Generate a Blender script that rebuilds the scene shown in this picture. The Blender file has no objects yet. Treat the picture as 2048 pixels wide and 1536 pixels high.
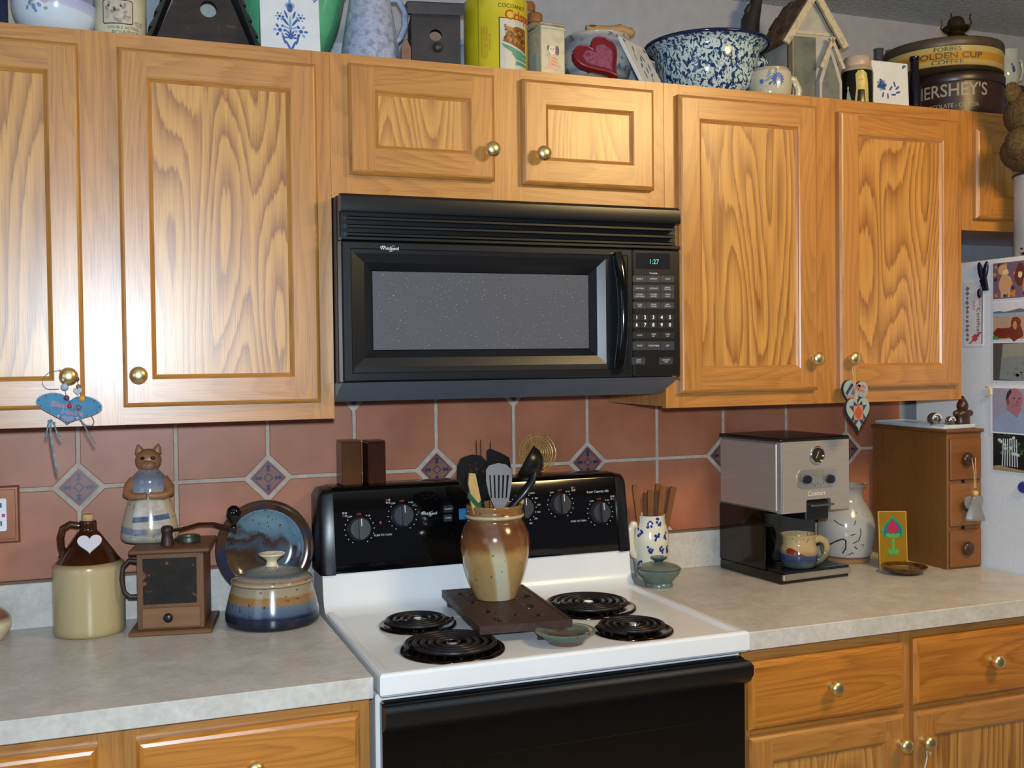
import bpy, bmesh, math, random
from mathutils import Vector, Matrix
from math import sin, cos, pi, radians as R
random.seed(11)
SC = bpy.context.scene
COL = SC.collection

# ------------------------------------------------------------------ camera, world, lights, exposure
CX, CY, CZ, YAW, PITCH, ROLL, FPX = -.4307, -2.4661, 1.4692, .36306, -.02332, -.0116, 2130.0
_r = Vector((cos(YAW), -sin(YAW), 0)); _f0 = Vector((sin(YAW), cos(YAW), 0)); _u0 = Vector((0, 0, 1))
FW = _f0*cos(PITCH) + _u0*sin(PITCH); _u = -_f0*sin(PITCH) + _u0*cos(PITCH)
RT = _r*cos(ROLL) + _u*sin(ROLL); UP = -_r*sin(ROLL) + _u*cos(ROLL)
CAM = Vector((CX, CY, CZ))
cd = bpy.data.cameras.new('camera'); cam = bpy.data.objects.new('camera', cd); COL.objects.link(cam)
cam.matrix_world = Matrix(((RT.x, UP.x, -FW.x, CX), (RT.y, UP.y, -FW.y, CY), (RT.z, UP.z, -FW.z, CZ), (0, 0, 0, 1)))
cd.sensor_width = 36; cd.lens = FPX/2048*36; cd.clip_start = .05
SC.camera = cam
w = bpy.data.worlds.new('world'); SC.world = w; w.use_nodes = True
w.node_tree.nodes['Background'].inputs[0].default_value = (.80, .84, 1, 1)
w.node_tree.nodes['Background'].inputs[1].default_value = .11
def light(name, loc, target, size, power, col, sy=None):
    l = bpy.data.lights.new(name, 'AREA'); l.energy = power; l.color = col; l.size = size
    if sy: l.shape = 'RECTANGLE'; l.size_y = sy
    else: l.shape = 'DISK'
    o = bpy.data.objects.new(name, l); COL.objects.link(o); o.location = loc
    o.rotation_euler = (Vector(target)-Vector(loc)).to_track_quat('-Z', 'Y').to_euler()
    return o
# the camera's own flash just above the lens, and a warm ceiling fixture behind the photographer
light('camera_flash', CAM + UP*.08 + RT*.01, CAM + FW*2 - RT*.18, .05, 45, (.72, .87, 1))
light('ceiling_fixture_light', (1.35, -1.7, 2.38), (1.2, -.5, .9), .5, 33, (1, .70, .32))
light('window_daylight', (-2.3, -2.4, 1.6), (0, -.2, 1.2), 1.0, 7, (.62, .78, 1), 1.1)
SC.view_settings.view_transform = 'Standard'; SC.view_settings.look = 'None'
SC.view_settings.exposure = 0; SC.view_settings.gamma = 1; SC.view_settings.use_curve_mapping = False

# ------------------------------------------------------------------ pixel helpers (2048x1536 frame)
def ray(x, y): return FW + RT*((x-1024)/FPX) + UP*((768-y)/FPX)
def oy(x, y, Y): d = ray(x, y); return CAM + d*((Y-CY)/d.y)
def oz(x, y, Z): d = ray(x, y); return CAM + d*((Z-CZ)/d.z)
def ox(x, y, X): d = ray(x, y); return CAM + d*((X-CX)/d.x)

# ------------------------------------------------------------------ materials
def srgb(c):
    if isinstance(c, str): c = tuple(int(c[i:i+2], 16)/255 for i in (0, 2, 4))
    return tuple(x/12.92 if x <= .04045 else ((x+.055)/1.055)**2.4 for x in c) + (1,)
class N:
    def __init__(s, name):
        s.m = bpy.data.materials.new(name); s.m.use_nodes = True; s.t = s.m.node_tree
        s.b = s.t.nodes['Principled BSDF']
    def n(s, typ, **kw):
        nd = s.t.nodes.new('ShaderNode'+typ)
        for k, v in kw.items():
            if k.startswith('i_'): nd.inputs[k[2:]].default_value = v
            else: setattr(nd, k, v)
        return nd
    def l(s, a, b): s.t.links.new(a, b)
    def math(s, op, a, b=None, c=None):
        nd = s.n('Math', operation=op)
        for i, v in enumerate((a, b, c)):
            if v is None: continue
            if isinstance(v, (int, float)): nd.inputs[i].default_value = v
            else: s.l(v, nd.inputs[i])
        return nd.outputs[0]
    def coord(s, kind='Object', scale=(1, 1, 1)):
        tc = s.n('TexCoord'); mp = s.n('Mapping'); mp.inputs['Scale'].default_value = scale
        s.l(tc.outputs[kind], mp.inputs[0]); return mp.outputs[0]
    def noise(s, vec, scale, detail=2, rough=.5, dist=0):
        nd = s.n('TexNoise'); nd.inputs['Scale'].default_value = scale; nd.inputs['Detail'].default_value = detail
        nd.inputs['Roughness'].default_value = rough; nd.inputs['Distortion'].default_value = dist
        s.l(vec, nd.inputs['Vector']); return nd.outputs[0]
    def ramp(s, fac, stops, interp='LINEAR'):
        nd = s.n('ValToRGB'); cr = nd.color_ramp; cr.interpolation = interp
        while len(cr.elements) < len(stops): cr.elements.new(.5)
        for e, (p, c) in zip(cr.elements, stops): e.position = p; e.color = srgb(c) if not isinstance(c, (int, float)) else (c, c, c, 1)
        s.l(fac, nd.inputs[0]); return nd.outputs[0]
    def mix(s, fac, a, b, mode='MIX'):
        nd = s.n('MixRGB', blend_type=mode)
        for i, v in ((0, fac), (1, a), (2, b)):
            if isinstance(v, (int, float)): nd.inputs[i].default_value = v
            elif isinstance(v, (tuple, str)): nd.inputs[i].default_value = srgb(v)
            else: s.l(v, nd.inputs[i])
        return nd.outputs[0]
    def bump(s, h, strength=.3, dist=.002):
        nd = s.n('Bump'); nd.inputs['Strength'].default_value = strength; nd.inputs['Distance'].default_value = dist
        s.l(h, nd.inputs['Height']); s.l(nd.outputs[0], s.b.inputs['Normal'])
    def fin(s, col, rough=.5, metal=0, spec=.5, coat=0):
        if isinstance(col, (tuple, str)): s.b.inputs['Base Color'].default_value = srgb(col)
        else: s.l(col, s.b.inputs['Base Color'])
        s.b.inputs['Roughness'].default_value = rough; s.b.inputs['Metallic'].default_value = metal
        s.b.inputs['Specular IOR Level'].default_value = spec; s.b.inputs['Coat Weight'].default_value = coat
        s.b.inputs['Coat Roughness'].default_value = .06
        return s.m
_mc = {}
def M(col, rough=.5, metal=0, spec=.5, var=.06, scale=40):
    """plain procedural material: a base colour with a faint noise variation"""
    k = (col, rough, metal, spec, var, scale)
    if k not in _mc:
        n = N('paint_'+(col if isinstance(col, str) else 'c')); c = srgb(col)
        v = n.noise(n.coord(), scale, 2)
        a = n.ramp(v, [(.3, 0.0), (.7, 1.0)])
        lo = n.n('RGB'); lo.outputs[0].default_value = tuple(x*(1-var) for x in c[:3])+(1,)
        hi = n.n('RGB'); hi.outputs[0].default_value = tuple(min(1, x*(1+var)) for x in c[:3])+(1,)
        _mc[k] = n.fin(n.mix(a, lo.outputs[0], hi.outputs[0]), rough, metal, spec)
    return _mc[k]
def emis(col, strength):
    n = N('lit_'+col); m = n.fin(col, .4); n.b.inputs['Emission Color'].default_value = srgb(col)
    n.b.inputs['Emission Strength'].default_value = strength; return m
def mottle(name, cols, scale=60, rough=.3, detail=2, stretch=(1, 1, 1), dist=0, interp='LINEAR', lo=.3, hi=.7, bump=0, metal=0, spec=.5, coat=0):
    n = N(name); v = n.noise(n.coord(scale=stretch), scale, detail, .55, dist)
    k = len(cols)
    col = n.ramp(v, [(lo+(hi-lo)*i/max(1, k-1), c) for i, c in enumerate(cols)], interp)
    if bump: n.bump(v, bump, .003)
    return n.fin(col, rough, metal, spec, coat)
def bands(name, h, stops, wob=.03, speck=None, rough=.25, streak=None, wscale=9, spn=.66, spscale=130):
    """glaze bands by height above the piece's base, with wavy joins and optional specks"""
    n = N(name); co = n.coord(); sep = n.n('SeparateXYZ'); n.l(co, sep.inputs[0])
    nz = n.noise(n.coord(scale=(1, 1, .6)), wscale, 3)
    t = n.math('ADD', n.math('DIVIDE', sep.outputs[2], h), n.math('MULTIPLY', n.math('SUBTRACT', nz, .5), wob*4))
    col = n.ramp(t, stops)
    if streak:
        s2 = n.noise(n.coord(scale=(1, 1, .25)), streak[1], 2)
        col = n.mix(n.ramp(s2, [(.5, 0.0), (.66, 1.0)]), col, streak[0])
    if speck:
        s3 = n.noise(co, spscale, 2)
        col = n.mix(n.ramp(s3, [(spn, 0.0), (spn+.05, 1.0)]), col, speck)
    return n.fin(col, rough, 0, .5)
def oak(name, light='b8803f', dark='86501f', fig=1.0, rough=.36, pore=.5, fs=1.0, coat=0):
    n = N(name); uv = n.n('UVMap')
    def mp(sx, sy):
        m = n.n('Mapping'); m.inputs['Scale'].default_value = (sx, sy, 1); n.l(uv.outputs[0], m.inputs[0]); return m.outputs[0]
    A = n.noise(mp(7.5*fs, 1.0*fs), 1, 1.2, .4, .15)
    jag = n.noise(mp(150, 5), 1, 2, .6)
    ring = n.math('FRACT', n.math('ADD', n.math('MULTIPLY', A, 21), n.math('MULTIPLY', jag, .55)))
    figm = n.ramp(ring, [(0, 0.0), (.30, .12), (.62, .55), (.86, 1.0), (.95, .15)])
    st = n.noise(mp(95, 1.6), 1, 3, .6)
    po = n.ramp(n.noise(mp(520, 9), 1, 2, .6), [(.52, 0.0), (.68, 1.0)])
    big = n.noise(mp(3, .5), 1, 1)
    f = n.math('ADD', n.math('MULTIPLY', figm, .50*fig), n.math('MULTIPLY', n.ramp(st, [(.35, 0.0), (.75, 1.0)]), .34))
    c = n.mix(f, light, dark)
    c = n.mix(n.math('MULTIPLY', po, pore*.55), c, '6b3c17')
    c = n.mix(n.math('MULTIPLY', n.math('SUBTRACT', big, .4), .5), c, 'c98f52')
    n.bump(po, .12, .0006)
    n.fin(c, rough, 0, .42, coat); n.b.inputs['Coat Roughness'].default_value = .33; return n.m
OAK = oak('oak_golden', 'b97e38', '7a4514', .6, .36, .7, 1, .9); OAKP = oak('oak_panel', 'c99246', '784212', 1.35, .36, .6, 1, .9)
OAKB = oak('oak_drawer', 'c07a28', '80450c', .9, .36, .6, 1, .5)
WALN = oak('dark_wood', '5c3a20', '3a2211', .5, .5, .4); CHESTW = oak('aged_pine', '74481c', '583210', .4, .45, .3)
CHESTF = oak('aged_oak_drawer', '7d4c20', '5a3110', .5, .42, .5)
BRASS = M('f4dc9c', .3, 1, .5, .02); CHROME = M('d8d8dc', .12, 1, .5, .02); STEEL = mottle('brushed_steel', ['b3a89e', 'bbb1a8'], 8, .42, 2, (1, 1, 40), metal=.6)
BLACK = M('0e0f11', .32); BLACKG = M('060607', .08, 0, .6, .02); BLACKM = M('15171a', .5, 0, .4); CHAR = M('2a2c33', .45)
WHITE = M('dcdcdc', .22, 0, .5, .02, 8); WHITEP = M('dfe3e8', .5); CREAM = M('ddd2b4', .4)
WALLP = mottle('wall_paint', ['8f9198', '989aa2'], 30, .85, 3); 
def ceil_mat():
    n = N('ceiling_texture'); v = n.noise(n.coord(), 120, 4, .6); n.bump(v, .7, .012)
    return n.fin(n.ramp(v, [(.3, 'b0b0b0'), (.7, 'd0d0ce')]), .95, 0, .1)
LAM = N('laminate')
_v = LAM.noise(LAM.coord(), 14, 6, .62, .6); _v2 = LAM.noise(LAM.coord(), 90, 3)
_c = LAM.ramp(_v, [(.32, 'b2aba2'), (.5, 'bfb9b0'), (.68, 'cac6be')])
LAM = LAM.fin(LAM.mix(.25, _c, LAM.ramp(_v2, [(.35, 'a8a096'), (.65, 'd4cec6')])), .36, 0, .45)
TILE = mottle('terracotta_tile', ['92563a', 'a06246', 'aa6c50'], 7, .44, 5, lo=.3, hi=.7, bump=.08)
GROUT = mottle('grout', ['a89a8a', 'bdb0a0'], 60, .9, 3, bump=.3)

# ------------------------------------------------------------------ geometry
def g_box(x0, x1, y0, y1, z0, z1, b=0):
    lo = (x0, y0, z0); hi = (x1, y1, z1)
    if b <= 0:
        v = [(x, y, z) for x in (x0, x1) for y in (y0, y1) for z in (z0, z1)]
        return v, [(0, 1, 3, 2), (4, 6, 7, 5), (0, 4, 5, 1), (2, 3, 7, 6), (0, 2, 6, 4), (1, 5, 7, 3)]
    v = []; idx = {}
    for c in [(a, bb, cc) for a in (0, 1) for bb in (0, 1) for cc in (0, 1)]:
        for k in range(3):
            p = [(hi if c[i] else lo)[i] + (0 if i == k else (-b if c[i] else b)) for i in range(3)]
            idx[c, k] = len(v); v.append(tuple(p))
    F = []
    for k in range(3):
        i, j = [q for q in range(3) if q != k]
        for s in (0, 1):
            cs = []
            for a, bb in ((0, 0), (1, 0), (1, 1), (0, 1)):
                c = [0, 0, 0]; c[k] = s; c[i] = a; c[j] = bb; cs.append(idx[tuple(c), k])
            F.append(tuple(cs))
        for a in (0, 1):
            for bb in (0, 1):
                c0 = [0, 0, 0]; c0[i] = a; c0[j] = bb; c1 = c0[:]; c1[k] = 1
                F.append((idx[tuple(c0), i], idx[tuple(c1), i], idx[tuple(c1), j], idx[tuple(c0), j]))
    for c in [(a, bb, cc) for a in (0, 1) for bb in (0, 1) for cc in (0, 1)]:
        F.append(tuple(idx[c, k] for k in range(3)))
    return v, F
def g_lathe(prof, n=32, sx=1, sy=1):
    v = []; rows = []
    for r, z in prof:
        if abs(r) < 1e-6: rows.append([len(v)]); v.append((0, 0, z))
        else:
            rows.append(list(range(len(v), len(v)+n)))
            v += [(r*sx*cos(2*pi*i/n), r*sy*sin(2*pi*i/n), z) for i in range(n)]
    F = []
    for a, b in zip(rows, rows[1:]):
        for i in range(n):
            j = (i+1) % n
            if len(a) == 1 and len(b) == 1: continue
            if len(a) == 1: F.append((a[0], b[j], b[i]))
            elif len(b) == 1: F.append((a[i], a[j], b[0]))
            else: F.append((a[i], a[j], b[j], b[i]))
    return v, F
def g_tube(pts, r, n=8, closed=False, flat=1.0):
    pts = [Vector(p) for p in pts]; m = len(pts); rr = r if isinstance(r, (list, tuple)) else [r]*m
    v = []; F = []; up = None
    for i, p in enumerate(pts):
        if closed: t = pts[(i+1) % m]-pts[i-1]
        else: t = pts[min(i+1, m-1)]-pts[max(i-1, 0)]
        t.normalize()
        if up is None: up = Vector((0, 0, 1)) if abs(t.z) < .9 else Vector((0, 1, 0))
        a = up.cross(t)
        if a.length < 1e-5: a = Vector((1, 0, 0)).cross(t)
        a.normalize(); b = t.cross(a); up = b
        for k in range(n):
            q = 2*pi*k/n; v.append(tuple(p + a*(cos(q)*rr[i]) + b*(sin(q)*rr[i]*flat)))
    for i in range(m if closed else m-1):
        for k in range(n):
            F.append((i*n+k, i*n+(k+1) % n, ((i+1) % m)*n+(k+1) % n, ((i+1) % m)*n+k))
    if not closed: F += [tuple(range(n)), tuple(range((m-1)*n, m*n))]
    return v, F
def g_prism(poly, t0, t1, ax='y'):
    f = {'y': lambda a, b, t: (a, t, b), 'z': lambda a, b, t: (a, b, t), 'x': lambda a, b, t: (t, a, b)}[ax]
    k = len(poly)
    v = [f(a, b, t0) for a, b in poly] + [f(a, b, t1) for a, b in poly]
    return v, [tuple(range(k)), tuple(range(k, 2*k))] + [(i, (i+1) % k, k+(i+1) % k, k+i) for i in range(k)]
def g_ball(r, c=(0, 0, 0), n=16, m=10, sc=(1, 1, 1)):
    v, F = g_lathe([(r*sin(pi*i/m), -r*cos(pi*i/m)) for i in range(m+1)], n)
    return [(c[0]+x*sc[0], c[1]+y*sc[1], c[2]+z*sc[2]) for x, y, z in v], F
def heart(w, h, n=40):
    P = []
    for i in range(n):
        t = 2*pi*i/n
        P.append((16*sin(t)**3/32*w, (13*cos(t)-5*cos(2*t)-2*cos(3*t)-cos(4*t)+17)/29*h))
    return P
def ell(cx, cy, rx, ry, n=20, a=0):
    return [(cx+rx*cos(2*pi*i/n)*cos(a)-ry*sin(2*pi*i/n)*sin(a), cy+rx*cos(2*pi*i/n)*sin(a)+ry*sin(2*pi*i/n)*cos(a)) for i in range(n)]
def rrect(x0, x1, y0, y1, r, n=5):
    P = []
    for cx, cy, a in ((x1-r, y1-r, 0), (x0+r, y1-r, 90), (x0+r, y0+r, 180), (x1-r, y0+r, 270)):
        P += [(cx+r*cos(R(a+90*i/n)), cy+r*sin(R(a+90*i/n))) for i in range(n+1)]
    return P
_tc = {}
def g_text(s, size, shear=0, bold=0):
    k = (s, shear, bold)
    if k not in _tc:
        c = bpy.data.curves.new('t', 'FONT'); c.body = s; c.align_x = 'CENTER'; c.align_y = 'CENTER'; c.size = 1; c.shear = shear
        c.offset = bold; c.resolution_u = 3
        o = bpy.data.objects.new('t', c); me = bpy.data.meshes.new_from_object(o)
        _tc[k] = ([tuple(v.co) for v in me.vertices], [tuple(p.vertices) for p in me.polygons])
        bpy.data.objects.remove(o); bpy.data.curves.remove(c); bpy.data.meshes.remove(me)
    v, F = _tc[k]
    return [(x*size, y*size, z) for x, y, z in v], F
TF = lambda loc, rz=0, rx=90, ry=0: Matrix.Translation(loc) @ Matrix.Rotation(R(rz), 4, 'Z') @ Matrix.Rotation(R(rx), 4, 'X') @ Matrix.Rotation(R(ry), 4, 'Z')
AX = Matrix.Rotation(R(90), 4, 'X')     # turns +Z into -Y (towards the room)
class G:
    def __init__(s): s.V = []; s.F = []; s.U = []; s.MI = []; s.recalc = True
    def add(s, vf, mat=0, T=None, grain=None, off=None, sm=None):
        v, F = vf; o = len(s.V); off = off or (random.uniform(0, 9), random.uniform(0, 9))
        g = {'x': 0, 'y': 1, 'z': 2, None: 2}[grain]; i, j = [q for q in range(3) if q != g]
        for f in F:
            s.F.append(tuple(q+o for q in f)); s.MI.append(mat)
            s.U.append([(v[q][i]+v[q][j]+off[0], v[q][g]+off[1]) for q in f])
        s.V += [tuple(T @ Vector(p)) for p in v] if T is not None else [tuple(p) for p in v]
        return s
    def box(s, *a, mat=0, T=None, grain=None, off=None): return s.add(g_box(*a), mat, T, grain, off)
    def lathe(s, prof, n=32, mat=0, T=None, **k): return s.add(g_lathe(prof, n, **k), mat, T)
    def tube(s, pts, r, n=8, mat=0, T=None, **k): return s.add(g_tube(pts, r, n, **k), mat, T)
    def prism(s, poly, t0, t1, ax='y', mat=0, T=None, grain=None): return s.add(g_prism(poly, t0, t1, ax), mat, T, grain)
    def ball(s, r, c=(0, 0, 0), mat=0, T=None, **k): return s.add(g_ball(r, c, **k), mat, T)
    def poly(s, pts, mat=0, T=None): return s.add((pts, [tuple(range(len(pts)))]), mat, T)
    def text(s, t, size, T, mat=0, shear=0, bold=0): return s.add(g_text(t, size, shear, bold), mat, T)
    def wrap(s, fn, vf=None, polys=None, mat=0, cuts=2):
        """flat 2-D outline(s) laid on a curved surface through fn(u, v)"""
        bm = bmesh.new()
        if vf:
            vs = [bm.verts.new((p[0], p[1], 0)) for p in vf[0]]
            for f in vf[1]:
                try: bm.faces.new([vs[q] for q in f])
                except ValueError: pass
        for P in polys or []:
            bm.faces.new([bm.verts.new((a, b, 0)) for a, b in P])
        bmesh.ops.triangulate(bm, faces=bm.faces[:])
        if cuts: bmesh.ops.subdivide_edges(bm, edges=bm.edges[:], cuts=cuts, use_grid_fill=True)
        bm.verts.index_update()
        s.add(([tuple(fn(v.co.x, v.co.y)) for v in bm.verts], [tuple(v.index for v in f.verts) for f in bm.faces]), mat)
        bm.free(); return s
    def shift(s, L): s.V = [(x-L[0], y-L[1], z-L[2]) for x, y, z in s.V]; return s
    def mesh(s, name, mats, smooth=True, ang=32):
        me = bpy.data.meshes.new(name); me.from_pydata(s.V, [], s.F)
        uv = me.uv_layers.new(name='UVMap'); k = 0
        for f, u in zip(me.polygons, s.U):
            for q, li in enumerate(f.loop_indices): uv.data[li].uv = u[q]
        for p, mi in zip(me.polygons, s.MI): p.material_index = mi
        for m in (mats if isinstance(mats, (list, tuple)) else [mats]): me.materials.append(m)
        bm = bmesh.new(); bm.from_mesh(me); bmesh.ops.recalc_face_normals(bm, faces=bm.faces[:]); bm.to_mesh(me); bm.free()
        if smooth:
            me.polygons.foreach_set('use_smooth', [True]*len(me.polygons)); me.set_sharp_from_angle(angle=R(ang))
        me.update(); return me
def link(name, me, parent=None, loc=(0, 0, 0), rot=(0, 0, 0)):
    o = bpy.data.objects.new(name, me); COL.objects.link(o); o.parent = parent; o.location = loc; o.rotation_euler = rot
    return o
def part(name, parent, g, mats, loc=(0, 0, 0), rot=(0, 0, 0), world=False, smooth=True, label=None, kind=None, ang=32):
    if world:
        L = Vector((0, 0, 0)); p = parent
        while p: L += p.location; p = p.parent
        g.shift(L)
    o = link(name, g.mesh(name, mats, smooth, ang), parent, loc, rot)
    if label: o['label'] = label
    if kind: o['kind'] = kind
    return o
def tag(o, label, cat, group=None):
    o['label'] = label; o['category'] = cat
    if group: o['group'] = group
    return o
def thing(name, label, cat, loc=(0, 0, 0), rz=0, group=None, rot=None):
    return tag(link(name, None, None, loc, rot or (0, 0, R(rz))), label, cat, group)
def solo(name, label, cat, g, mats, loc=(0, 0, 0), rot=(0, 0, 0), group=None, **k):
    return tag(part(name, None, g, mats, loc, rot, **k), label, cat, group)
def struct(name, g, mats, **k):
    o = part(name, None, g, mats, **k); o['kind'] = 'structure'; return o

# ------------------------------------------------------------------ the setting
ZC, ZT, ZB = .914, 2.092, 1.353          # counter, upper cabinet top and bottom
YF = -.3166                              # upper face frame plane
XF = 1.70                                # fridge side
struct('floor', G().box(-2.6, 3.2, -3.6, 0, -.05, 0), mottle('floor_vinyl', ['8a7a66', '9c8c78'], 12, .5))
struct('ceiling', G().box(-2.6, 3.2, -3.6, .1, 2.42, 2.47), ceil_mat())
wall = struct('wall_back', G().box(-2.6, 3.2, 0, .1, 0, 2.42), WALLP)
# terracotta tiles set on the wall, accent tiles at every other corner
PT, TX, TZ = .1997, -.4922, 1.2055
part('grout', wall, G().box(TX-2*PT, 1.692, -.0065, 0, 1.0, 1.62), GROUT)
hg, cl = .0042, .0515
def tile_poly(i, j):
    x0, x1, z0, z1 = TX+i*PT+hg, TX+(i+1)*PT-hg, TZ+j*PT+hg, TZ+(j+1)*PT-hg
    x1 = min(x1, 1.69)
    P = []; c = cl-hg
    j2 = lambda: random.uniform(-.0012, .0012)
    if (i+j) % 2 == 0: P += [(x0, z0+c+j2()), (x0+c+j2(), z0)]
    else: P += [(x0, z0)]
    if (i+1+j) % 2 == 0: P += [(x1-c+j2(), z0), (x1, z0+c+j2())]
    else: P += [(x1, z0)]
    if (i+j) % 2 == 0: P += [(x1, z1-c+j2()), (x1-c+j2(), z1)]
    else: P += [(x1, z1)]
    if (i+1+j) % 2 == 0: P += [(x0+c+j2(), z1), (x0, z1-c+j2())]
    else: P += [(x0, z1)]
    return P
for i in range(-2, 11):
    for j in (-1, 0, 1):
        P = tile_poly(i, j); cx = sum(p[0] for p in P)/len(P); cz = sum(p[1] for p in P)/len(P)
        g = G(); k = len(P)
        V = [(a, 0, b) for a, b in P]+[(a, -.008, b) for a, b in P]+[(cx+(a-cx)*.985, -.0095, cz+(b-cz)*.985) for a, b in P]
        F = [tuple(range(2*k, 3*k))]+[(r*k+q, r*k+(q+1) % k, (r+1)*k+(q+1) % k, (r+1)*k+q) for r in (0, 1) for q in range(k)]
        g.add((V, F)); part('tile', wall, g, TILE, smooth=False)
ACC = M('7d5247', .4, 0, .5, .1); NAVY = M('2b2f52', .35); PINKT = M('9c6a58', .45)
da = .0405
ag = G().prism([(0, da), (da, 0), (0, -da), (-da, 0)], -.0095, 0); agm = ag.mesh('accent_tile', ACC, False)
pg = G()
def ring(g, r0, r1, y, mat=0):
    o = [(0, r1), (r1, 0), (0, -r1), (-r1, 0)]; q = [(0, r0), (r0, 0), (0, -r0), (-r0, 0)]
    for a in range(4):
        b = (a+1) % 4; g.poly([(o[a][0], y, o[a][1]), (o[b][0], y, o[b][1]), (q[b][0], y, q[b][1]), (q[a][0], y, q[a][1])], mat)
ring(pg, .034, .0362, -.0099); ring(pg, .0085, .0115, -.0099)
for a in range(4):
    T = Matrix.Rotation(a*pi/2, 4, 'Y')
    pg.poly([(0, -.0099, .0315), (.006, -.0099, .0245), (.0028, -.0099, .0238), (.0028, -.0099, .0195), (.006, -.0099, .0185), (0, -.0099, .0135),
             (-.006, -.0099, .0185), (-.0028, -.0099, .0195), (-.0028, -.0099, .0238), (-.006, -.0099, .0245)], 0, T)
ring(pg, .037, .0395, -.0097, 1)
pgm = pg.mesh('pattern', [NAVY, M('8d4a3e', .4)], False)
for i in range(-2, 11):
    for j in (-1, 0, 1):
        if (i+j) % 2 == 0:
            a = link('accent_tile', agm, wall, (TX+i*PT, 0, TZ+j*PT)); link('pattern', pgm, a)

# ------------------------------------------------------------------ cabinetry
KNOB = G().lathe([(0, 0), (.0085, 0), (.0085, .002), (.0055, .004), (.0055, .011), (.009, .0135), (.0145, .0175), (.0165, .0225), (.0150, .0275), (.0105, .0312), (.005, .0328), (0, .0332)], 24, T=AX).mesh('knob', BRASS, True, 60)
def door_geo(x0, x1, z0, z1, yb, rail=.052, th=.019, horiz=False):
    """frame of a cabinet door; front faces -Y.  Mitred outer and inner mouldings, butt-jointed stiles and rails"""
    g = G(); c, iw, yf = .008, .009, yb-th; yr = yf+.0085
    def rect(d, y): return [(x0+d, y, z0+d), (x1-d, y, z0+d), (x1-d, y, z1-d), (x0+d, y, z1-d)]
    rs = [rect(0, yb), rect(0, yf+.006), rect(c*.55, yf+.0015), rect(c, yf)]
    ri = [rect(rail, yf), rect(rail+.003, yf+.002), rect(rail+.004, yf+.004), rect(rail+iw, yr)]
    for L in (rs, ri):
        for a, b in zip(L, L[1:]):
            for q in range(4):
                p = (q+1) % 4; g.add(([a[q], a[p], b[p], b[q]], [(0, 1, 2, 3)]), grain='x' if q in (0, 2) else 'z')
    X0, X1, Z0, Z1 = x0+c, x1-c, z0+c, z1-c; r = rail
    q4 = lambda a, b, d, e: ([(a, yf, d), (b, yf, d), (b, yf, e), (a, yf, e)], [(0, 1, 2, 3)])
    g.add(q4(X0, x0+r, Z0, Z1), grain='z'); g.add(q4(x1-r, X1, Z0, Z1), grain='z')
    g.add(q4(x0+r, x1-r, Z0, z0+r), grain='x'); g.add(q4(x0+r, x1-r, z1-r, Z1), grain='x')
    pn = G().box(x0+rail+.002, x1-rail-.002, yr-.0002, yr+.006, z0+rail+.002, z1-rail-.002, grain='z')
    return g, pn, yf
def door(cab, x0, x1, z0, z1, yb, knob=None, **k):
    g, pn, yf = door_geo(x0, x1, z0, z1, yb, **k)
    d = part('door', cab, g, OAK, world=True, smooth=False)
    part('panel', d, pn, OAKP, world=True, smooth=False)
    if knob: link('knob', KNOB, d, Vector((knob[0], yf, knob[1]))-cab.location)
    return d
def drawer(cab, x0, x1, z0, z1, yb, knob=None):
    g = G(); c, yf = .011, yb-.019
    def rect(d, y): return [(x0+d, y, z0+d), (x1-d, y, z0+d), (x1-d, y, z1-d), (x0+d, y, z1-d)]
    L = [rect(0, yb), rect(0, yf+.008), rect(c*.5, yf+.002), rect(c, yf)]
    for a, b in zip(L, L[1:]):
        for q in range(4):
            p = (q+1) % 4; g.add(([a[q], a[p], b[p], b[q]], [(0, 1, 2, 3)]), grain='x' if q in (0, 2) else 'z')
    g.add((L[-1], [(0, 1, 2, 3)]), grain='x')
    d = part('drawer_front', cab, g, OAKB, world=True, smooth=False)
    if knob: link('knob', KNOB, d, Vector((knob[0], yf, knob[1]))-cab.location)
    return d
def frame(cab, x0, x1, z0, z1, y, stiles, rails):
    """face frame: stiles (x0,x1) full height, rails (x0,x1,z0,z1) between them"""
    g = G()
    for a, b in stiles: g.box(a, b, y, y+.019, z0, z1, grain='z')
    for a, b, c, d in rails: g.box(a, b, y+.0004, y+.019, c, d, grain='x')
    return part('face_frame', cab, g, OAK, world=True, smooth=False)
def body(cab, x0, x1, y0, y1, z0, z1): return part('body', cab, G().box(x0, x1, y0, y1, z0, z1, grain='z'), OAK, world=True, smooth=False)
# wall cabinet left of the microwave
W1 = thing('wall_cabinet', 'tall golden oak wall cabinet left of the microwave with a blue heart on its knob', 'cabinet', (-.43, 0, ZB))
XL = -.862
body(W1, XL, -.0005, YF+.019, 0, ZB+.004, ZT)
frame(W1, XL, -.0005, ZB, ZT, YF, [(XL, XL+.045), (-.475, -.400), (-.045, -.0005)], [(XL+.045, -.475, ZB, ZB+.045), (-.4, -.045, ZB, ZB+.045), (XL+.045, -.475, ZT-.045, ZT), (-.4, -.045, ZT-.045, ZT)])
door(W1, -.835, -.470, 1.387, 2.062, YF, (-.497, 1.447)); door(W1, -.403, -.030, 1.387, 2.062, YF, (-.376, 1.447))
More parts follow.
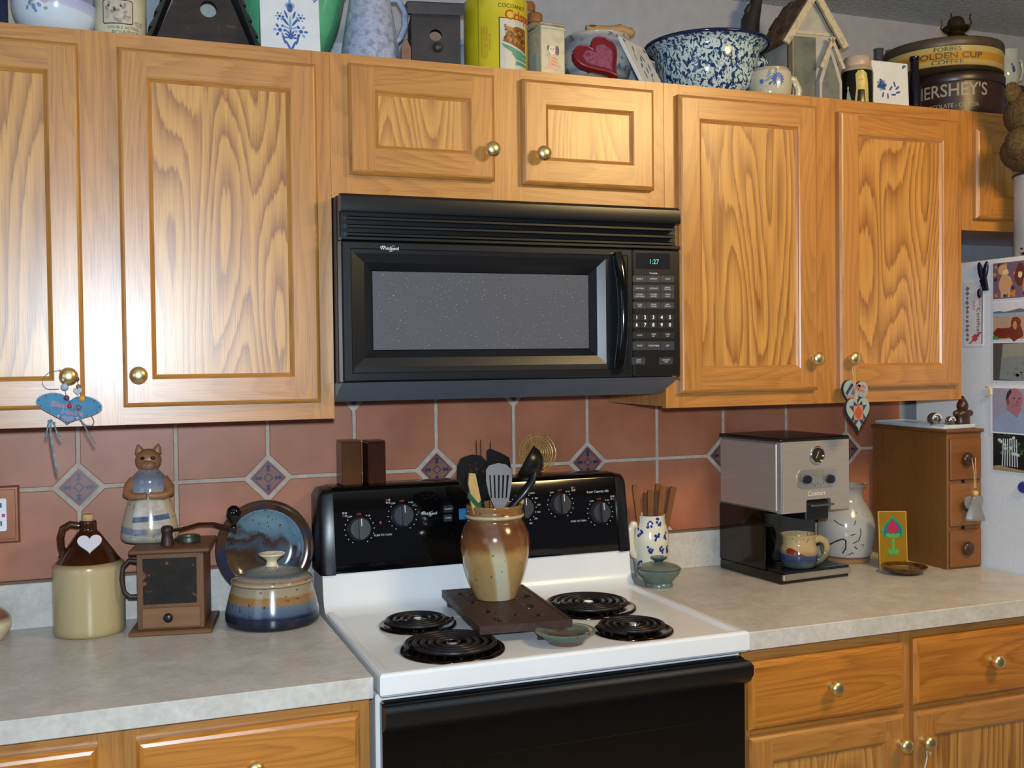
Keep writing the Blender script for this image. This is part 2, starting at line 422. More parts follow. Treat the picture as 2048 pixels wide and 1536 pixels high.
# cabinet over the microwave
W2 = thing('wall_cabinet', 'short golden oak wall cabinet above the microwave', 'cabinet', (.381, 0, 1.80))
body(W2, 0, .7615, YF+.019, 0, 1.804, ZT)
frame(W2, 0, .7615, 1.80, ZT, YF, [(0, .045), (.345, .414), (.717, .7615)], [(.045, .345, 1.80, 1.86), (.414, .717, 1.80, 1.86), (.045, .345, ZT-.04, ZT), (.414, .717, ZT-.04, ZT)])
door(W2, .036, .348, 1.848, 2.071, YF, (.334, 1.910)); door(W2, .412, .729, 1.845, 2.070, YF, (.450, 1.908))
# cabinet right of the microwave
W3 = thing('wall_cabinet', 'tall golden oak wall cabinet right of the microwave with quilt hearts on a knob', 'cabinet', (1.19, 0, ZB))
body(W3, .7625, 1.6225, YF+.019, 0, ZB+.004, ZT)
frame(W3, .7625, 1.6225, ZB, ZT, YF, [(.7625, .81), (1.16, 1.243), (1.58, 1.6225)], [(.81, 1.16, ZB, ZB+.045), (1.243, 1.58, ZB, ZB+.045), (.81, 1.16, ZT-.045, ZT), (1.243, 1.58, ZT-.045, ZT)])
door(W3, .792, 1.169, 1.387, 2.066, YF, (1.150, 1.462)); door(W3, 1.234, 1.602, 1.388, 2.060, YF, (1.256, 1.462))
# cabinet above the fridge
W4 = thing('wall_cabinet', 'oak wall cabinet above the white refrigerator', 'cabinet', (2.0, 0, 1.787))
body(W4, 1.6235, 2.42, YF+.019, 0, 1.79, ZT)
frame(W4, 1.6235, 2.42, 1.787, ZT, YF, [(1.6235, 1.675), (2.38, 2.42)], [(1.675, 2.38, 1.787, 1.83), (1.675, 2.38, ZT-.05, ZT)])
door(W4, 1.658, 2.02, 1.816, 2.045, YF, (1.99, 1.85)); door(W4, 2.05, 2.40, 1.816, 2.045, YF, (2.08, 1.85))
# base cabinets
YB = -.612
B1 = thing('base_cabinet', 'oak base cabinet with drawers under the left counter', 'cabinet', (-.43, 0, 0))
body(B1, XL, -.006, YB+.019, -.003, .10, .873)
frame(B1, XL, -.006, .10, .873, YB, [(XL, XL+.04), (-.47, -.39), (-.04, -.006)], [(XL+.04, -.47, .835, .873), (-.39, -.04, .835, .873), (XL+.04, -.47, .66, .70), (-.39, -.04, .66, .70), (XL+.04, -.04, .10, .14)])
drawer(B1, -.84, -.457, .69, .850, YB, (-.65, .775)); drawer(B1, -.398, -.025, .69, .850, YB, (-.211, .783))
door(B1, -.84, -.457, .12, .672, YB, (-.48, .63)); door(B1, -.398, -.025, .12, .672, YB, (-.37, .63))
B2 = thing('base_cabinet', 'oak base cabinet with brass-knobbed drawers and doors right of the range', 'cabinet', (1.23, 0, 0))
body(B2, .767, XF-.005, YB+.019, -.003, .10, .873)
frame(B2, .767, XF-.005, .10, .873, YB, [(.767, .79), (1.16, 1.20), (XF-.04, XF-.005)], [(.79, 1.16, .838, .873), (1.2, XF-.04, .838, .873), (.79, 1.16, .68, .72), (1.2, XF-.04, .68, .72), (.79, XF-.04, .1, .14)])
drawer(B2, .776, 1.168, .706, .847, YB, (.972, .778)); drawer(B2, 1.194, 1.66, .706, .852, YB, (1.405, .785))
door(B2, .776, 1.168, .12, .692, YB, (1.150, .632)); d4 = door(B2, 1.194, 1.66, .12, .692, YB, (1.213, .630))
# counters with their upstands
def counter(name, label, x0, x1):
    c = thing(name, label, 'counter', ((x0+x1)/2, 0, .876))
    part('worktop', c, G().box(x0, x1, -.642, -.003, .876, ZC, .0015), LAM, world=True, smooth=False)
    u = part('laminate_upstand', wall, G().box(x0, x1, -.022, -.0105, ZC, 1.010, .0015), LAM, smooth=False)
    part('caulk_strip', u, G().box(x0, x1, -.0225, -.0105, 1.0102, 1.016), M('6b5240', .7), smooth=False)
    return c
counter('countertop', 'beige laminate countertop left of the range', XL, -.004)
counter('countertop', 'beige laminate countertop right of the range under the coffee maker', .766, XF-.006)

# ------------------------------------------------------------------ range
RNG = thing('kitchen_range', 'white electric coil range with black backguard and black oven door', 'stove', (.381, 0, 0))
X0, X1, YR = .004, .758, -.656
part('body', RNG, G().box(X0, X1, -.620, -.012, .03, .875, .003), WHITE, world=True)
# cooktop with raised rim and shallow well
ck = G(); zt = .921; rim = .022
outer = [(X0, YR), (X1, YR), (X1, -.075), (X0, -.075)]
def rr(d, z): return [(a+(d if a == X0 else -d), b+(d if b == YR else -d), z) for a, b in outer]
L = [rr(.004, .879), rr(0, .884), rr(0, zt-.006), rr(.002, zt-.0015), rr(.006, zt), rr(rim-.006, zt), rr(rim, zt-.004), rr(rim+.004, zt-.006)]
for a, b in zip(L, L[1:]):
    for q in range(4):
        p = (q+1) % 4; ck.add(([a[q], a[p], b[p], b[q]], [(0, 1, 2, 3)]))
ck.add((L[-1], [(0, 1, 2, 3)])); ck.add((L[0], [(0, 1, 2, 3)]))
part('cooktop', RNG, ck, WHITE, world=True, ang=50)
ZK = zt-.006
# white riser that sweeps up into the backguard
prof = [(-.190, ZK), (-.160, ZK+.004), (-.145, ZK+.016), (-.138, .955), (-.134, .990), (-.131, 1.0005), (-.120, 1.003), (-.03, 1.003), (-.03, ZK)]
part('riser', RNG, G().prism(prof, X0, X1, 'x'), WHITE, world=True, ang=40)
# black backguard
bg = G(); pr = [(-.1365, .999), (-.1375, 1.004), (-.112, 1.176), (-.108, 1.183), (-.100, 1.187), (-.030, 1.187), (-.028, .999)]
bg.prism(pr, X0+.028, X1-.028, 'x')
part('backguard', RNG, bg, BLACKG, world=True, ang=40)
for s, xa, xb in ((0, X0-.004, X0+.0285), (1, X1-.0285, X1+.004)):
    e = G(); xo, xi = (xa, xb) if s == 0 else (xb, xa); o = []
    rows = [(0, 0), (.25, .0035), (.6, .0058), (1, .007)]
    ring_ = []
    for t, d in [(0, -.006), (.12, 0), (.35, .003), (1, .0045)]:
        x = xo+(xi-xo)*t; zi = 1-(.9 if t == 0 else .5 if t == .12 else .12 if t == .35 else 0)*.12
        ring_.append([(x, y-d*(1 if y < -.09 else 0), .997+(z-.999)*zi) for y, z in pr])
    V = [p for r_ in ring_ for p in r_]; k = len(pr)
    F = [tuple(range(k)), tuple(range(3*k, 4*k))]+[(r_*k+q, r_*k+(q+1) % k, (r_+1)*k+(q+1) % k, (r_+1)*k+q) for r_ in range(3) for q in range(k)]
    e.add((V, F)); part('end_cap', RNG, e, BLACK, world=True, ang=50)
BGN = math.degrees(math.atan2(.0255, .172))      # backguard lean
def bgp(x, y, d=.0):           # pixel -> point on the leaning backguard glass, d proud of it
    Y = -.125
    for _ in range(4):
        P = oy(x, y, Y); Y = -.1375+(P.z-1.004)/.172*.0255
    return P + Vector((0, -cos(R(BGN)), sin(R(BGN)))) * d
def bgT(P): return Matrix.Translation(P) @ Matrix.Rotation(R(90-BGN), 4, 'X')
PRINT = M('c9ccd2', .6); REDP = M('a33a2c', .6)
kn = G()
kn.lathe([(0, 0), (.0265, 0), (.0262, .003), (.0245, .0055), (.0235, .012), (.0222, .0135), (0, .0135)], 40)
kn.prism(rrect(-.0055, .0055, -.0235, .0235, .004), .0135, .0255, 'z')
KM = kn.mesh('control_knob', [CHAR], True, 40)
KP = G().prism(rrect(-.0007, .0007, .006, .0225, .0006), .0254, .0260, 'z').mesh('pointer', [M('e8e8e8', .5)], False)
tick = lambda g, T, rr_, angs, mat=0: [g.prism(rrect(-.0009, .0009, rr_-.0012, rr_+.0012, .0006), .0004, .0007, 'z', mat, T @ Matrix.Rotation(R(a), 4, 'Z')) for a in angs]
for x, y in ((719, 1058), (805, 1031), (1046, 1016), (1121, 1008), (1200, 1025)):
    P = bgp(x, y); T = bgT(P)-Matrix.Translation(Vector((0, 0, 0)))*0
    k = link('control_knob', KM, RNG, P-RNG.location, (R(90-BGN), 0, 0)); link('pointer', KP, k)
    pg = G(); oven = x == 1046
    tick(pg, Matrix.Identity(4), .0335, [a for a in range(-150, 151, 20) if abs(a) > 25])
    pg.text('OFF', .0065, Matrix.Translation((0, .0325, .0005)), 1)
    if not oven:
        pg.text('LO', .0055, Matrix.Translation((-.022, .0285, .0005))); pg.text('HI', .0055, Matrix.Translation((.023, .0285, .0005)))
        sx = -.035 if x < 900 else .033
        for a in (0, 1):
            for b in (0, 1):
                u = [(sx+a*.0058+.0023*cos(t*pi/5), .031+b*.0062+.0023*sin(t*pi/5), .0005) for t in range(10)]
                v = [(sx+a*.0058+.0015*cos(t*pi/5), .031+b*.0062+.0015*sin(t*pi/5), .0005) for t in range(10)]
                for t in range(10):
                    q = (t+1) % 10; pg.poly([u[t], u[q], v[q], v[t]], 1 if (a, b) == {719: (0, 0), 805: (0, 1), 1121: (1, 1), 1200: (1, 0)}[x] else 0)
    else:
        for q, t in enumerate(('WARM', '200', '250', '300', '350', '400')): pg.text(t, .0055, Matrix.Translation((.041*sin(R(35+q*24)), .041*cos(R(35+q*24)), .0005)))
    part('dial_print', k, pg, [PRINT, REDP], smooth=False)
def logo(g, T, s, mat=0):
    g.text('Whirlpool', s, T, mat, 0, .008)
    for tt, n in ((20, 0), ):
        o = [(.9*s*cos(2*pi*i/28)*.9, .42*s*sin(2*pi*i/28)) for i in range(29)]; q = [(.9*s*cos(2*pi*i/28)*.82, .37*s*sin(2*pi*i/28)) for i in range(29)]
        RM = T @ Matrix.Translation((.55*s, -.05*s, 0)) @ Matrix.Rotation(R(48), 4, 'Z')
        for i in range(24): g.poly([(*o[i], 0), (*o[i+1], 0), (*q[i+1], 0), (*q[i], 0)], mat, RM)
    g.poly([(-2.0*s, .32*s, 0), (-1.0*s, .42*s, 0), (-.95*s, .52*s, 0), (-1.5*s, .56*s, 0)], mat, T)
lg = G(); logo(lg, bgT(bgp(858, 1027, .0006)), .0092)
part('logo', RNG, lg, PRINT, world=True, smooth=False)
for tt, sz, px_, py_ in (('PUSH TO TURN', .0058, 766, 1070), ('PUSH TO TURN', .0058, 1157, 1042), ('Super Capacity 465', .0075, 1195, 983)):
    part('print', RNG, G().text(tt, sz, bgT(bgp(px_, py_, .0006))), PRINT, world=True, smooth=False)
ds = part('display', RNG, G().prism(rrect(-.045, .045, -.0125, .0125, .001), 0, .0012, 'z', T=bgT(bgp(955, 1026))), emis('0d4f7c', .55), world=True, smooth=False)
part('digits', ds, G().text('12:31', .024, bgT(bgp(957, 1026, .0016))), emis('35c9b4', 1.2), world=True, smooth=False)
for yy, t in ((1018, 'CLOCK'), (1036, 'TIMER')):
    b = part('button', RNG, G().prism(rrect(-.010, .010, -.008, .008, .001), 0, .0012, 'z', T=bgT(bgp(896, yy))), BLACKM, world=True, smooth=False)
    part('print', b, G().text(t, .0052, bgT(bgp(896, yy, .0016))), PRINT, world=True, smooth=False)
part('indicator_lamp', RNG, G().lathe([(0, .0012), (.0025, .001), (.003, 0)], 12, T=bgT(bgp(761, 1045))), REDP, world=True)
# burners: drip bowl with trim ring, coil inside
COIL = mottle('coil_metal', ['141214', '2a2628'], 70, .38, 2, metal=.4); BOWL = M('2a1f12', .12, .9, .5, .1)
def burner(x, y, Rb, turns, a0):
    b = G(); b.lathe([(0, .0006), (Rb*.80, .0006), (Rb*.93, .0025), (Rb*.99, .0050), (Rb*1.03, .0048), (Rb*1.05, .0036), (Rb*1.055, 0)], 48)
    bo = part('drip_bowl', RNG, b, BOWL, Vector((x, y, ZK+.001))-RNG.location, ang=70)
    cg = G(); pts = []; n = int(turns*26)
    r0 = Rb*.22
    for i in range(n+1):
        t = i/n; a = a0+t*turns*2*pi; r = r0+(Rb*.93-r0)*t; pts.append((r*cos(a), r*sin(a), .0125))
    cg.tube(pts, Rb*.052, 8)
    e = pts[0]; cg.tube([e, (e[0]*.3, e[1]*.3, .006), (0, 0, .002)], Rb*.045, 6)
    for q in range(3):
        a = q*2*pi/3+.4; cg.box(.01, Rb*.95, -.0015, .0015, .0008, .0072, T=Matrix.Rotation(a, 4, 'Z'))
    part('coil', bo, cg, COIL, ang=60)
    part('medallion', bo, G().lathe([(0, .0155), (Rb*.10, .0155), (Rb*.13, .012), (Rb*.13, .004)], 24), CHROME)
burner(.176, -.532, .096, 4.4, .6); burner(.166, -.325, .077, 3.6, 2.2); burner(.556, -.330, .100, 4.4, 1.2); burner(.556, -.545, .077, 3.6, .3)
# oven door and handle
od = part('oven_door', RNG, G().box(X0+.006, X1-.004, -.649, -.622, .20, .866, .004), BLACKG, world=True)
hb = G(); hp = [(-.648, .862), (-.668, .865), (-.680, .858), (-.680, .842), (-.668, .826), (-.648, .815)]
hb.prism(hp, X0+.004, X1-.006, 'x'); part('handle', od, hb, BLACK, world=True, ang=40)
part('glass_window', od, G().box(.12, .64, -.6505, -.6487, .40, .75, .0004), M('030303', .05, 0, .7), world=True, smooth=False)
part('storage_drawer', RNG, G().box(X0+.006, X1-.006, -.645, -.622, .06, .19, .004), WHITE, world=True)

# ------------------------------------------------------------------ over-the-range microwave
MW = thing('microwave_oven', 'black over-the-range microwave with grey speckled window', 'microwave', (.381, 0, 1.385))
YM = -.391; mz0, mz1 = 1.425, 1.800
part('body', MW, G().box(.002, .760, -.352, -.012, 1.418, 1.7995, .002), BLACKM, world=True)
ht = G(); ht.prism([(-.388, 1.426), (-.300, 1.386), (-.020, 1.386), (-.020, 1.424), (-.35, 1.424)], .001, .757, 'x')
part('lower_vent_lip', MW, ht, M('5c626e', .45), world=True, smooth=False)
zg = 1.708
vg = G().box(.004, .759, -.372, -.353, zg, mz1, .002)
grl = part('vent_grille', MW, vg, BLACK, world=True)
SL = G().prism([(-.393, .0005), (-.393, .0045), (-.386, .0075), (-.372, .0075), (-.372, .0005)], .016, .747, 'x')
SLM = SL.shift((.3815, 0, 0)).mesh('slat', BLACK, False)
for q, z in enumerate((1.716, 1.732, 1.748)): link('slat', SLM, grl, Vector((.3815, 0, z))-MW.location)
part('top_fascia', grl, G().prism([(-.372, 1.764), (-.391, 1.764), (-.393, 1.77), (-.391, 1.793), (-.384, 1.7995), (-.372, 1.7995)], .003, .760, 'x'), BLACK, world=True)
part('grille_sill', grl, G().box(.003, .760, -.392, -.372, 1.708, 1.7145, .001), BLACK, world=True)
# door: bezel ring sloping in to the window
xd0, xd1, dz0, dz1 = .003, .640, mz0+.003, 1.706
wx0, wx1 = oy(750, 620, -.385).x, oy(1184, 620, -.385).x; wz0, wz1 = oy(960, 698, -.385).z, oy(960, 545, -.385).z
dg = G()
def qr(a, b, c, d, y): return [(a, y, c), (b, y, c), (b, y, d), (a, y, d)]
L = [qr(xd0, xd1, dz0, dz1, -.353), qr(xd0, xd1, dz0, dz1, -.388), qr(xd0+.003, xd1-.001, dz0+.003, dz1-.003, YM), qr(xd0+.018, xd1-.010, dz0+.016, dz1-.014, YM), qr(xd0+.020, xd1-.012, dz0+.018, dz1-.016, YM+.002),
     qr(wx0-.042, wx1+.032, wz0-.034, wz1+.034, YM+.003), qr(wx0-.020, wx1+.014, wz0-.016, wz1+.016, YM+.010), qr(wx0, wx1, wz0, wz1, YM+.026)]
for a, b in zip(L, L[1:]):
    for q in range(4):
        p = (q+1) % 4; dg.add(([a[q], a[p], b[p], b[q]], [(0, 1, 2, 3)]))
dr = part('door', MW, dg, M('121418', .30, 0, .5), world=True, ang=28)
wm = N('mesh_window'); _v = wm.noise(wm.coord(), 360, 1); _c = wm.ramp(_v, [(.71, '55555a'), (.75, 'b0b4ba')]); wmat = wm.fin(_c, .2, 0, .5)
part('window', dr, G().box(wx0, wx1, YM+.024, YM+.03, wz0, wz1), wmat, world=True, smooth=False)
lg = G(); logo(lg, Matrix.Translation((oy(779, 497, YM).x, YM-.0006, oy(779, 497, YM).z)) @ AX, .0092); part('logo', dr, lg, PRINT, world=True, smooth=False)
hx = oy(1243, 620, YM-.02).x
hp = [(hx+.004-.006*((q-6)/6)**2, YM-.006-.016*(1-((q-6)/6)**2), dz0+.010+(dz1-dz0-.020)*q/12) for q in range(13)]
part('handle', dr, G().tube(hp, [.009]+[.0125]*11+[.009], 12, flat=1.0), BLACKG, world=True, ang=70)
cp = part('control_panel', MW, G().box(.6415, .759, YM, -.353, dz0, dz1, .003), BLACK, world=True)
cpx = lambda x, y: oy(x, y, YM-.001)
P = cpx(1306, 522); dsp = part('display', cp, G().box(P.x-.042, P.x+.042, YM-.0012, YM, P.z-.017, P.z+.017, .0004), M('1c1c20', .15), world=True, smooth=False)
part('digits', dsp, G().text('1:27', .0145, Matrix.Translation((P.x+.002, YM-.0016, P.z-.002)) @ AX), emis('3fae8a', .9), world=True, smooth=False)
def btn(x0, x1, y0, y1, txt, mat=CHAR, size=.0042, bold=0, col=PRINT):
    a, b = cpx(x0, y1), cpx(x1, y0); zc = (a.z+b.z)/2
    o = part('button', cp, G().box(a.x+.0005, b.x-.0005, YM-.0012, YM, a.z+.0005, b.z-.0005, .0004), mat, world=True, smooth=False)
    g = G(); ls = txt.split('/')
    for q, t in enumerate(ls): g.text(t, size, Matrix.Translation(((a.x+b.x)/2, YM-.0017, zc+(.5*(len(ls)-1)-q)*size*1.05)) @ AX, 0, 0, bold)
    part('print', o, g, col, world=True, smooth=False)
bx = [(1265, 1293), (1293, 1321), (1321, 1349)]
for ry, ts in ((551, ('REHEAT', 'DEFROST', 'COOK')), (570, ('POPCORN', 'BEVERAGE', 'BAKED/POTATO')), (584, ('FROZEN/VEGETABLES', 'FROZEN/ENTREE', 'WARM/HOLD')), (604, ('COOK/TIME', 'COOK/POWER', 'ADD/MINUTE'))):
    for (a, b), t in zip(bx, ts): btn(a, b, ry, ry+14, t)
for r_, ts in ((628, '12345'), (643, '67890')):
    for q, t in enumerate(ts): btn(1265+q*16.6, 1281.6+q*16.6, r_, r_+14, t, BLACKM, .011, .02, M('f0f0f0', .5))
for (a, b), t in zip(bx, ('CLOCK', 'TIMER/SET', 'TIMER/OFF')): btn(a, b, 663, 678, t, BLACKM)
for (a, b), t in zip(bx, ('START', 'TURNTABLE', 'OFF')): btn(a, b, 682, 701, t, CHAR, .005)
btn(1263, 1291, 714, 730, 'LIGHT/HI-LO'); btn(1318, 1346, 714, 730, 'EXHAUST/FAN')
P = cpx(1307, 547); part('print', cp, G().text('TO COOK', .0042, Matrix.Translation((P.x, YM-.0008, P.z)) @ AX, 0, 0, .02), PRINT, world=True, smooth=False)

# ------------------------------------------------------------------ refrigerator
FR = thing('refrigerator', 'white refrigerator with photos stuck on its side', 'refrigerator', (XF+.44, -.4, 0))
part('body', FR, G().box(XF, XF+.88, -.70, -.06, .03, 1.712, .006), mottle('fridge_enamel', ['d5dae2', 'dde1e8'], 160, .38, 2, bump=.12), world=True)
part('door', FR, G().box(XF+.002, XF+.878, -.765, -.703, .05, 1.70, .012), WHITE, world=True)
FX = XF-.0012
def photo(name, label, x0, x1, y0, y1, build, cat='photograph', group='photos on the fridge side', skew=0, th=0):
    """flat print on the fridge side; local u (towards the camera's right) and v (up), 0..1"""
    a = ox(x0, y1, XF); b = ox(x1, y0, XF); a2 = ox(x1, y1, XF)
    Yl, Yr = a.y, b.y; z0, z1 = (a.z+a2.z)/2, (b.z+ox(x0, y0, XF).z)/2
    L = Vector((FX-th, (Yl+Yr)/2, z0)); t = thing(name, label, cat, L, 0, group)
    def T(u, v, d=0): return (-d, (Yl-(Yl-Yr)*u)-L.y, (z1-z0)*v)
    def pl(g, P, mat, d): g.poly([T(u, v, d) for u, v in P], mat)
    part('paper', t, G().add(([T(u, v, d) for d in (0, .0006) for u, v in ((0, 0), (1, 0), (1, 1), (0, 1))], [(0, 1, 2, 3), (4, 5, 6, 7), (0, 1, 5, 4), (1, 2, 6, 5), (2, 3, 7, 6), (3, 0, 4, 7)])), M('e4e4ea', .4), smooth=False)
    g = G(); ms = build(g, pl, T); part('print', t, g, ms, smooth=False)
    return t
def blob(cx, cy, rx, ry, n=14, j=.18): return [(cx+rx*cos(2*pi*i/n)*(1+random.uniform(-j, j)), cy+ry*sin(2*pi*i/n)*(1+random.uniform(-j, j))) for i in range(n)]
full = [(.02, .02), (.98, .02), (.98, .98), (.02, .98)]
def ph_dogs(g, pl, T):
    pl(g, full, 0, .0008)
    for q in range(26): pl(g, blob(random.random()*.9+.05, random.random()*.9+.05, .05, .05), random.choice((1, 5)), .0009+q*1e-6)
    pl(g, blob(.36, .42, .17, .30), 2, .0010); pl(g, blob(.30, .78, .15, .15), 2, .0011); pl(g, blob(.38, .72, .09, .07), 3, .0012)
    pl(g, [(.24, .05), (.31, .05), (.33, .35), (.24, .35)], 2, .0011); pl(g, [(.44, .05), (.51, .05), (.51, .35), (.42, .35)], 2, .0011)
    pl(g, blob(.80, .62, .17, .28), 4, .00105); pl(g, blob(.78, .62, .06, .09), 3, .0013); pl(g, blob(.92, .35, .08, .2), 5, .0012)
    return [M('6e5a72', .35), M('3c2c3c', .35), M('c99a70', .35), M('e2c79c', .35), M('5a2a22', .35), M('c97a35', .35)]
def ph_beach(g, pl, T):
    pl(g, full, 0, .0008); pl(g, [(.02, .60), (.98, .60), (.98, .98), (.02, .98)], 1, .0009)
    pl(g, [(.02, .70), (.02, .74), (.2, .76), (.35, .73), (.55, .76), (.75, .80), (.98, .76), (.98, .70)], 2, .0010); pl(g, [(.02, .6), (.98, .6), (.98, .70), (.02, .70)], 3, .0010)
    pl(g, blob(.3, .18, .28, .16), 4, .0011); pl(g, blob(.66, .2, .2, .22), 4, .0012); pl(g, blob(.66, .42, .15, .17), 5, .0013); pl(g, blob(.64, .38, .06, .1), 6, .0014)
    pl(g, [(.02, .02), (.2, .02), (.15, .10), (.02, .12)], 7, .0014)
    for q in (.58, .73): pl(g, ell(q, .43, .018, .02, 8), 8, .0015)
    return [M('b3957c', .35), M('cfd0dc', .35), M('5d6a72', .35), M('93a4b8', .35), M('6e2a1c', .35), M('7c3320', .35), M('b98a62', .35), M('3f8a3c', .35), M('181010', .35)]
def ph_stone(g, pl, T):
    pl(g, full, 0, .0008); pl(g, [(.2, .05), (.98, .02), (.98, .98), (.3, .95)], 1, .0009); pl(g, [(.28, .6), (.98, .66), (.98, .98), (.3, .95)], 2, .0010)
    for q in range(10): pl(g, blob(.4+random.random()*.5, .1+random.random()*.45, .05, .04), 3, .0011)
    return [M('4d4a48', .4), M('7a8484', .4), M('8d8f82', .4), M('6c7878', .4)]
def ph_man(g, pl, T):
    pl(g, [(.06, .03), (.98, .03), (.98, .94), (.06, .94)], 0, .0008)
    pl(g, [(.06, .03), (.98, .03), (.98, .45), (.84, .5), (.72, .40), (.62, .48), (.4, .45), (.1, .28)], 1, .0009)
    pl(g, [(.45, .5), (.72, .34), (.83, .5), (.8, .62), (.46, .62)], 2, .0010)
    pl(g, ell(.66, .72, .21, .23), 2, .0011); pl(g, [(.42, .70), (.46, .86), (.56, .94), (.58, .86), (.50, .76), (.50, .66)], 3, .0012); pl(g, ell(.48, .66, .04, .07), 4, .0013)
    for q in (.64, .78): pl(g, ell(q, .74, .03, .015), 3, .0013)
    pl(g, ell(.72, .60, .06, .012), 4, .0013); pl(g, ell(.73, .67, .025, .035), 4, .0013)
    return [M('9c96a8', .4), M('8f9fc0', .4), M('a5707a', .4), M('2c2440', .4), M('874c58', .4)]
def ph_falls(g, pl, T):
    pl(g, full, 0, .0008)
    for q in range(40): pl(g, blob(random.random()*.9+.05, .45+random.random()*.5, .05, .04, 8, .4), random.choice((1, 2, 3)), .0009+q*1e-6)
    for q in range(7): pl(g, [(.3+q*.06, .85), (.33+q*.06, .85), (.30+q*.07, .15), (.27+q*.07, .15)], 2, .0010+q*1e-6)
    pl(g, [(.02, .02), (.98, .02), (.98, .08), (.5, .12), (.2, .16), (.02, .12)], 4, .0011)
    return [M('14181c', .4), M('46603e', .4), M('c3cfd8', .4), M('22301f', .4), M('9c8a68', .4)]
photo('photograph', 'photo print of two dogs, topmost on the fridge side', 1986, 2058, 522, 598, ph_dogs)
photo('photograph', 'photo print of a red dog on a beach on the fridge side', 1986, 2058, 602, 680, ph_beach)
photo('photograph', 'faded grey-green photo print between the beach dog and the portrait', 1986, 2058, 684, 763, ph_stone)
photo('photograph', 'white-bordered portrait photo of a man in a pale blue shirt', 1983, 2058, 771, 868, ph_man, th=.0016)
photo('photograph', 'photo print of a dark waterfall, lowest on the fridge side', 1986, 2058, 866, 945, ph_falls)
def ph_cert(g, pl, T):
    pl(g, [(.04, .03), (.96, .03), (.96, .97), (.04, .97)], 0, .0008)
    for q in range(12): pl(g, blob(.16, .1+q*.07, .09, .03, 8, .4), 1, .0009)
    A = Matrix(((0, 0, -1, 0), (0, -1, 0, 0), (-1, 0, 0, 0), (0, 0, 0, 1)))
    def vt(s, u, v, size, mat):
        p = T(u, v, .0010); TT = Matrix.Translation(p) @ Matrix(((0, 0, -1, 0), (0, -1, 0, 0), (-1, 0, 0, 0), (0, 0, 0, 1)))
        g.text(s, size, TT, mat, .25)
    vt('Certificate', .74, .36, .018, 2); vt('NAILS', .82, .66, .013, 3); vt('BODY', .86, .82, .013, 2); vt('DAY', .5, .62, .013, 3)
    pl(g, [(.90, .03), (.94, .03), (.97, .97), (.93, .97)], 2, .0010)
    pl(g, blob(.55, .12, .14, .055, 16, .25), 3, .0011); pl(g, [(.2, .03), (.3, .03), (.9, .2), (.85, .22)], 3, .0010)
    return [M('d8d4d8', .5), M('7c7a7c', .5), M('33343c', .5), M('c2455a', .5)]
photo('certificate', 'white gift certificate with a pink bow held on the fridge side by a clip', 1930, 1968, 560, 692, ph_cert, 'paper', None)
mg = G(); c = ox(1966, 560, XF-.004)
for dy, a in ((-.008, 12), (.008, -14)):
    T = Matrix.Translation((0, dy, .022)) @ Matrix.Rotation(R(a), 4, 'X') @ Matrix.Diagonal((.35, .5, 1.6, 1))
    mg.ball(.0165, T=T)
mg.prism([(-.016, -.028), (-.002, -.028), (.010, .0), (-.010, .004)], -.003, .004, 'x')
mg.ball(.009, (0, .013, -.034), sc=(.5, .7, 1.4))
solo('magnet_clip', 'black bow-shaped magnet clip holding the certificate on the fridge', 'magnet', mg, M('14122a', .3), c, ang=60)
c = ox(1974, 783, XF-.006)
solo('cup_hook', 'cream open hook stuck on the fridge beside the portrait photo', 'hook', G().tube([(0, .012*cos(R(a))+.0, .013*sin(R(a))) for a in range(60, 301, 20)]+[(0, -.012, -.006)], .0024, 8).ball(.004, (.003, -.012, -.006)), M('d9b88a', .4), c, ang=60)
mb = ox(2046, 975, XF-.003)
solo('magnet_button', 'round blue magnet low on the fridge side', 'magnet', G().lathe([(0, .006), (.012, .005), (.015, 0), (0, 0)], 20, T=Matrix.Rotation(R(-90), 4, 'Y')), M('2b3a8c', .3), mb)

# ------------------------------------------------------------------ small-object helpers
def S(P): return (Vector(P)-CAM).dot(FW)/FPX
def cyl(r, sgn=1, off=.0006, yaw0=0):
    """map (u metres round the front, v height) on to a cylinder of radius r whose front faces the camera side"""
    rf = r if callable(r) else (lambda v: r)
    def fn(u, v):
        rr_ = rf(v)+off; a = -pi/2+yaw0+u/max(rr_, 1e-4); return (rr_*cos(a), rr_*sin(a), v)
    return fn
def prof_r(prof):
    def f(z):
        for (r0, z0), (r1, z1) in zip(prof, prof[1:]):
            if min(z0, z1) <= z <= max(z0, z1) and z1 != z0: return r0+(r1-r0)*(z-z0)/(z1-z0)
        return prof[-1][0]
    return f
from mathutils.geometry import tessellate_polygon
def g_holed(outer, holes, t0, t1, ax='z'):
    f = {'y': lambda a, b, t: (a, t, b), 'z': lambda a, b, t: (a, b, t)}[ax]
    loops = [outer]+holes; pts = [p for l_ in loops for p in l_]; k = len(pts)
    tri = tessellate_polygon([[Vector((a, b, 0)) for a, b in l_] for l_ in loops])
    v = [f(a, b, t0) for a, b in pts]+[f(a, b, t1) for a, b in pts]
    F = [tuple(t) for t in tri]+[tuple(q+k for q in t) for t in tri]
    o = 0
    for l_ in loops:
        n = len(l_)
        for i in range(n): F.append((o+i, o+(i+1) % n, k+o+(i+1) % n, k+o+i))
        o += n
    return v, F
def wall_prof(prof, th=.004):
    """turn an outer profile (bottom to top) into a hollow vessel"""
    inn = [(max(r-th, .001), z) for r, z in prof[::-1] if z > prof[0][1]+th*1.5]
    return [(0, prof[0][1])]+prof+inn+[(0, prof[0][1]+th*1.5)]
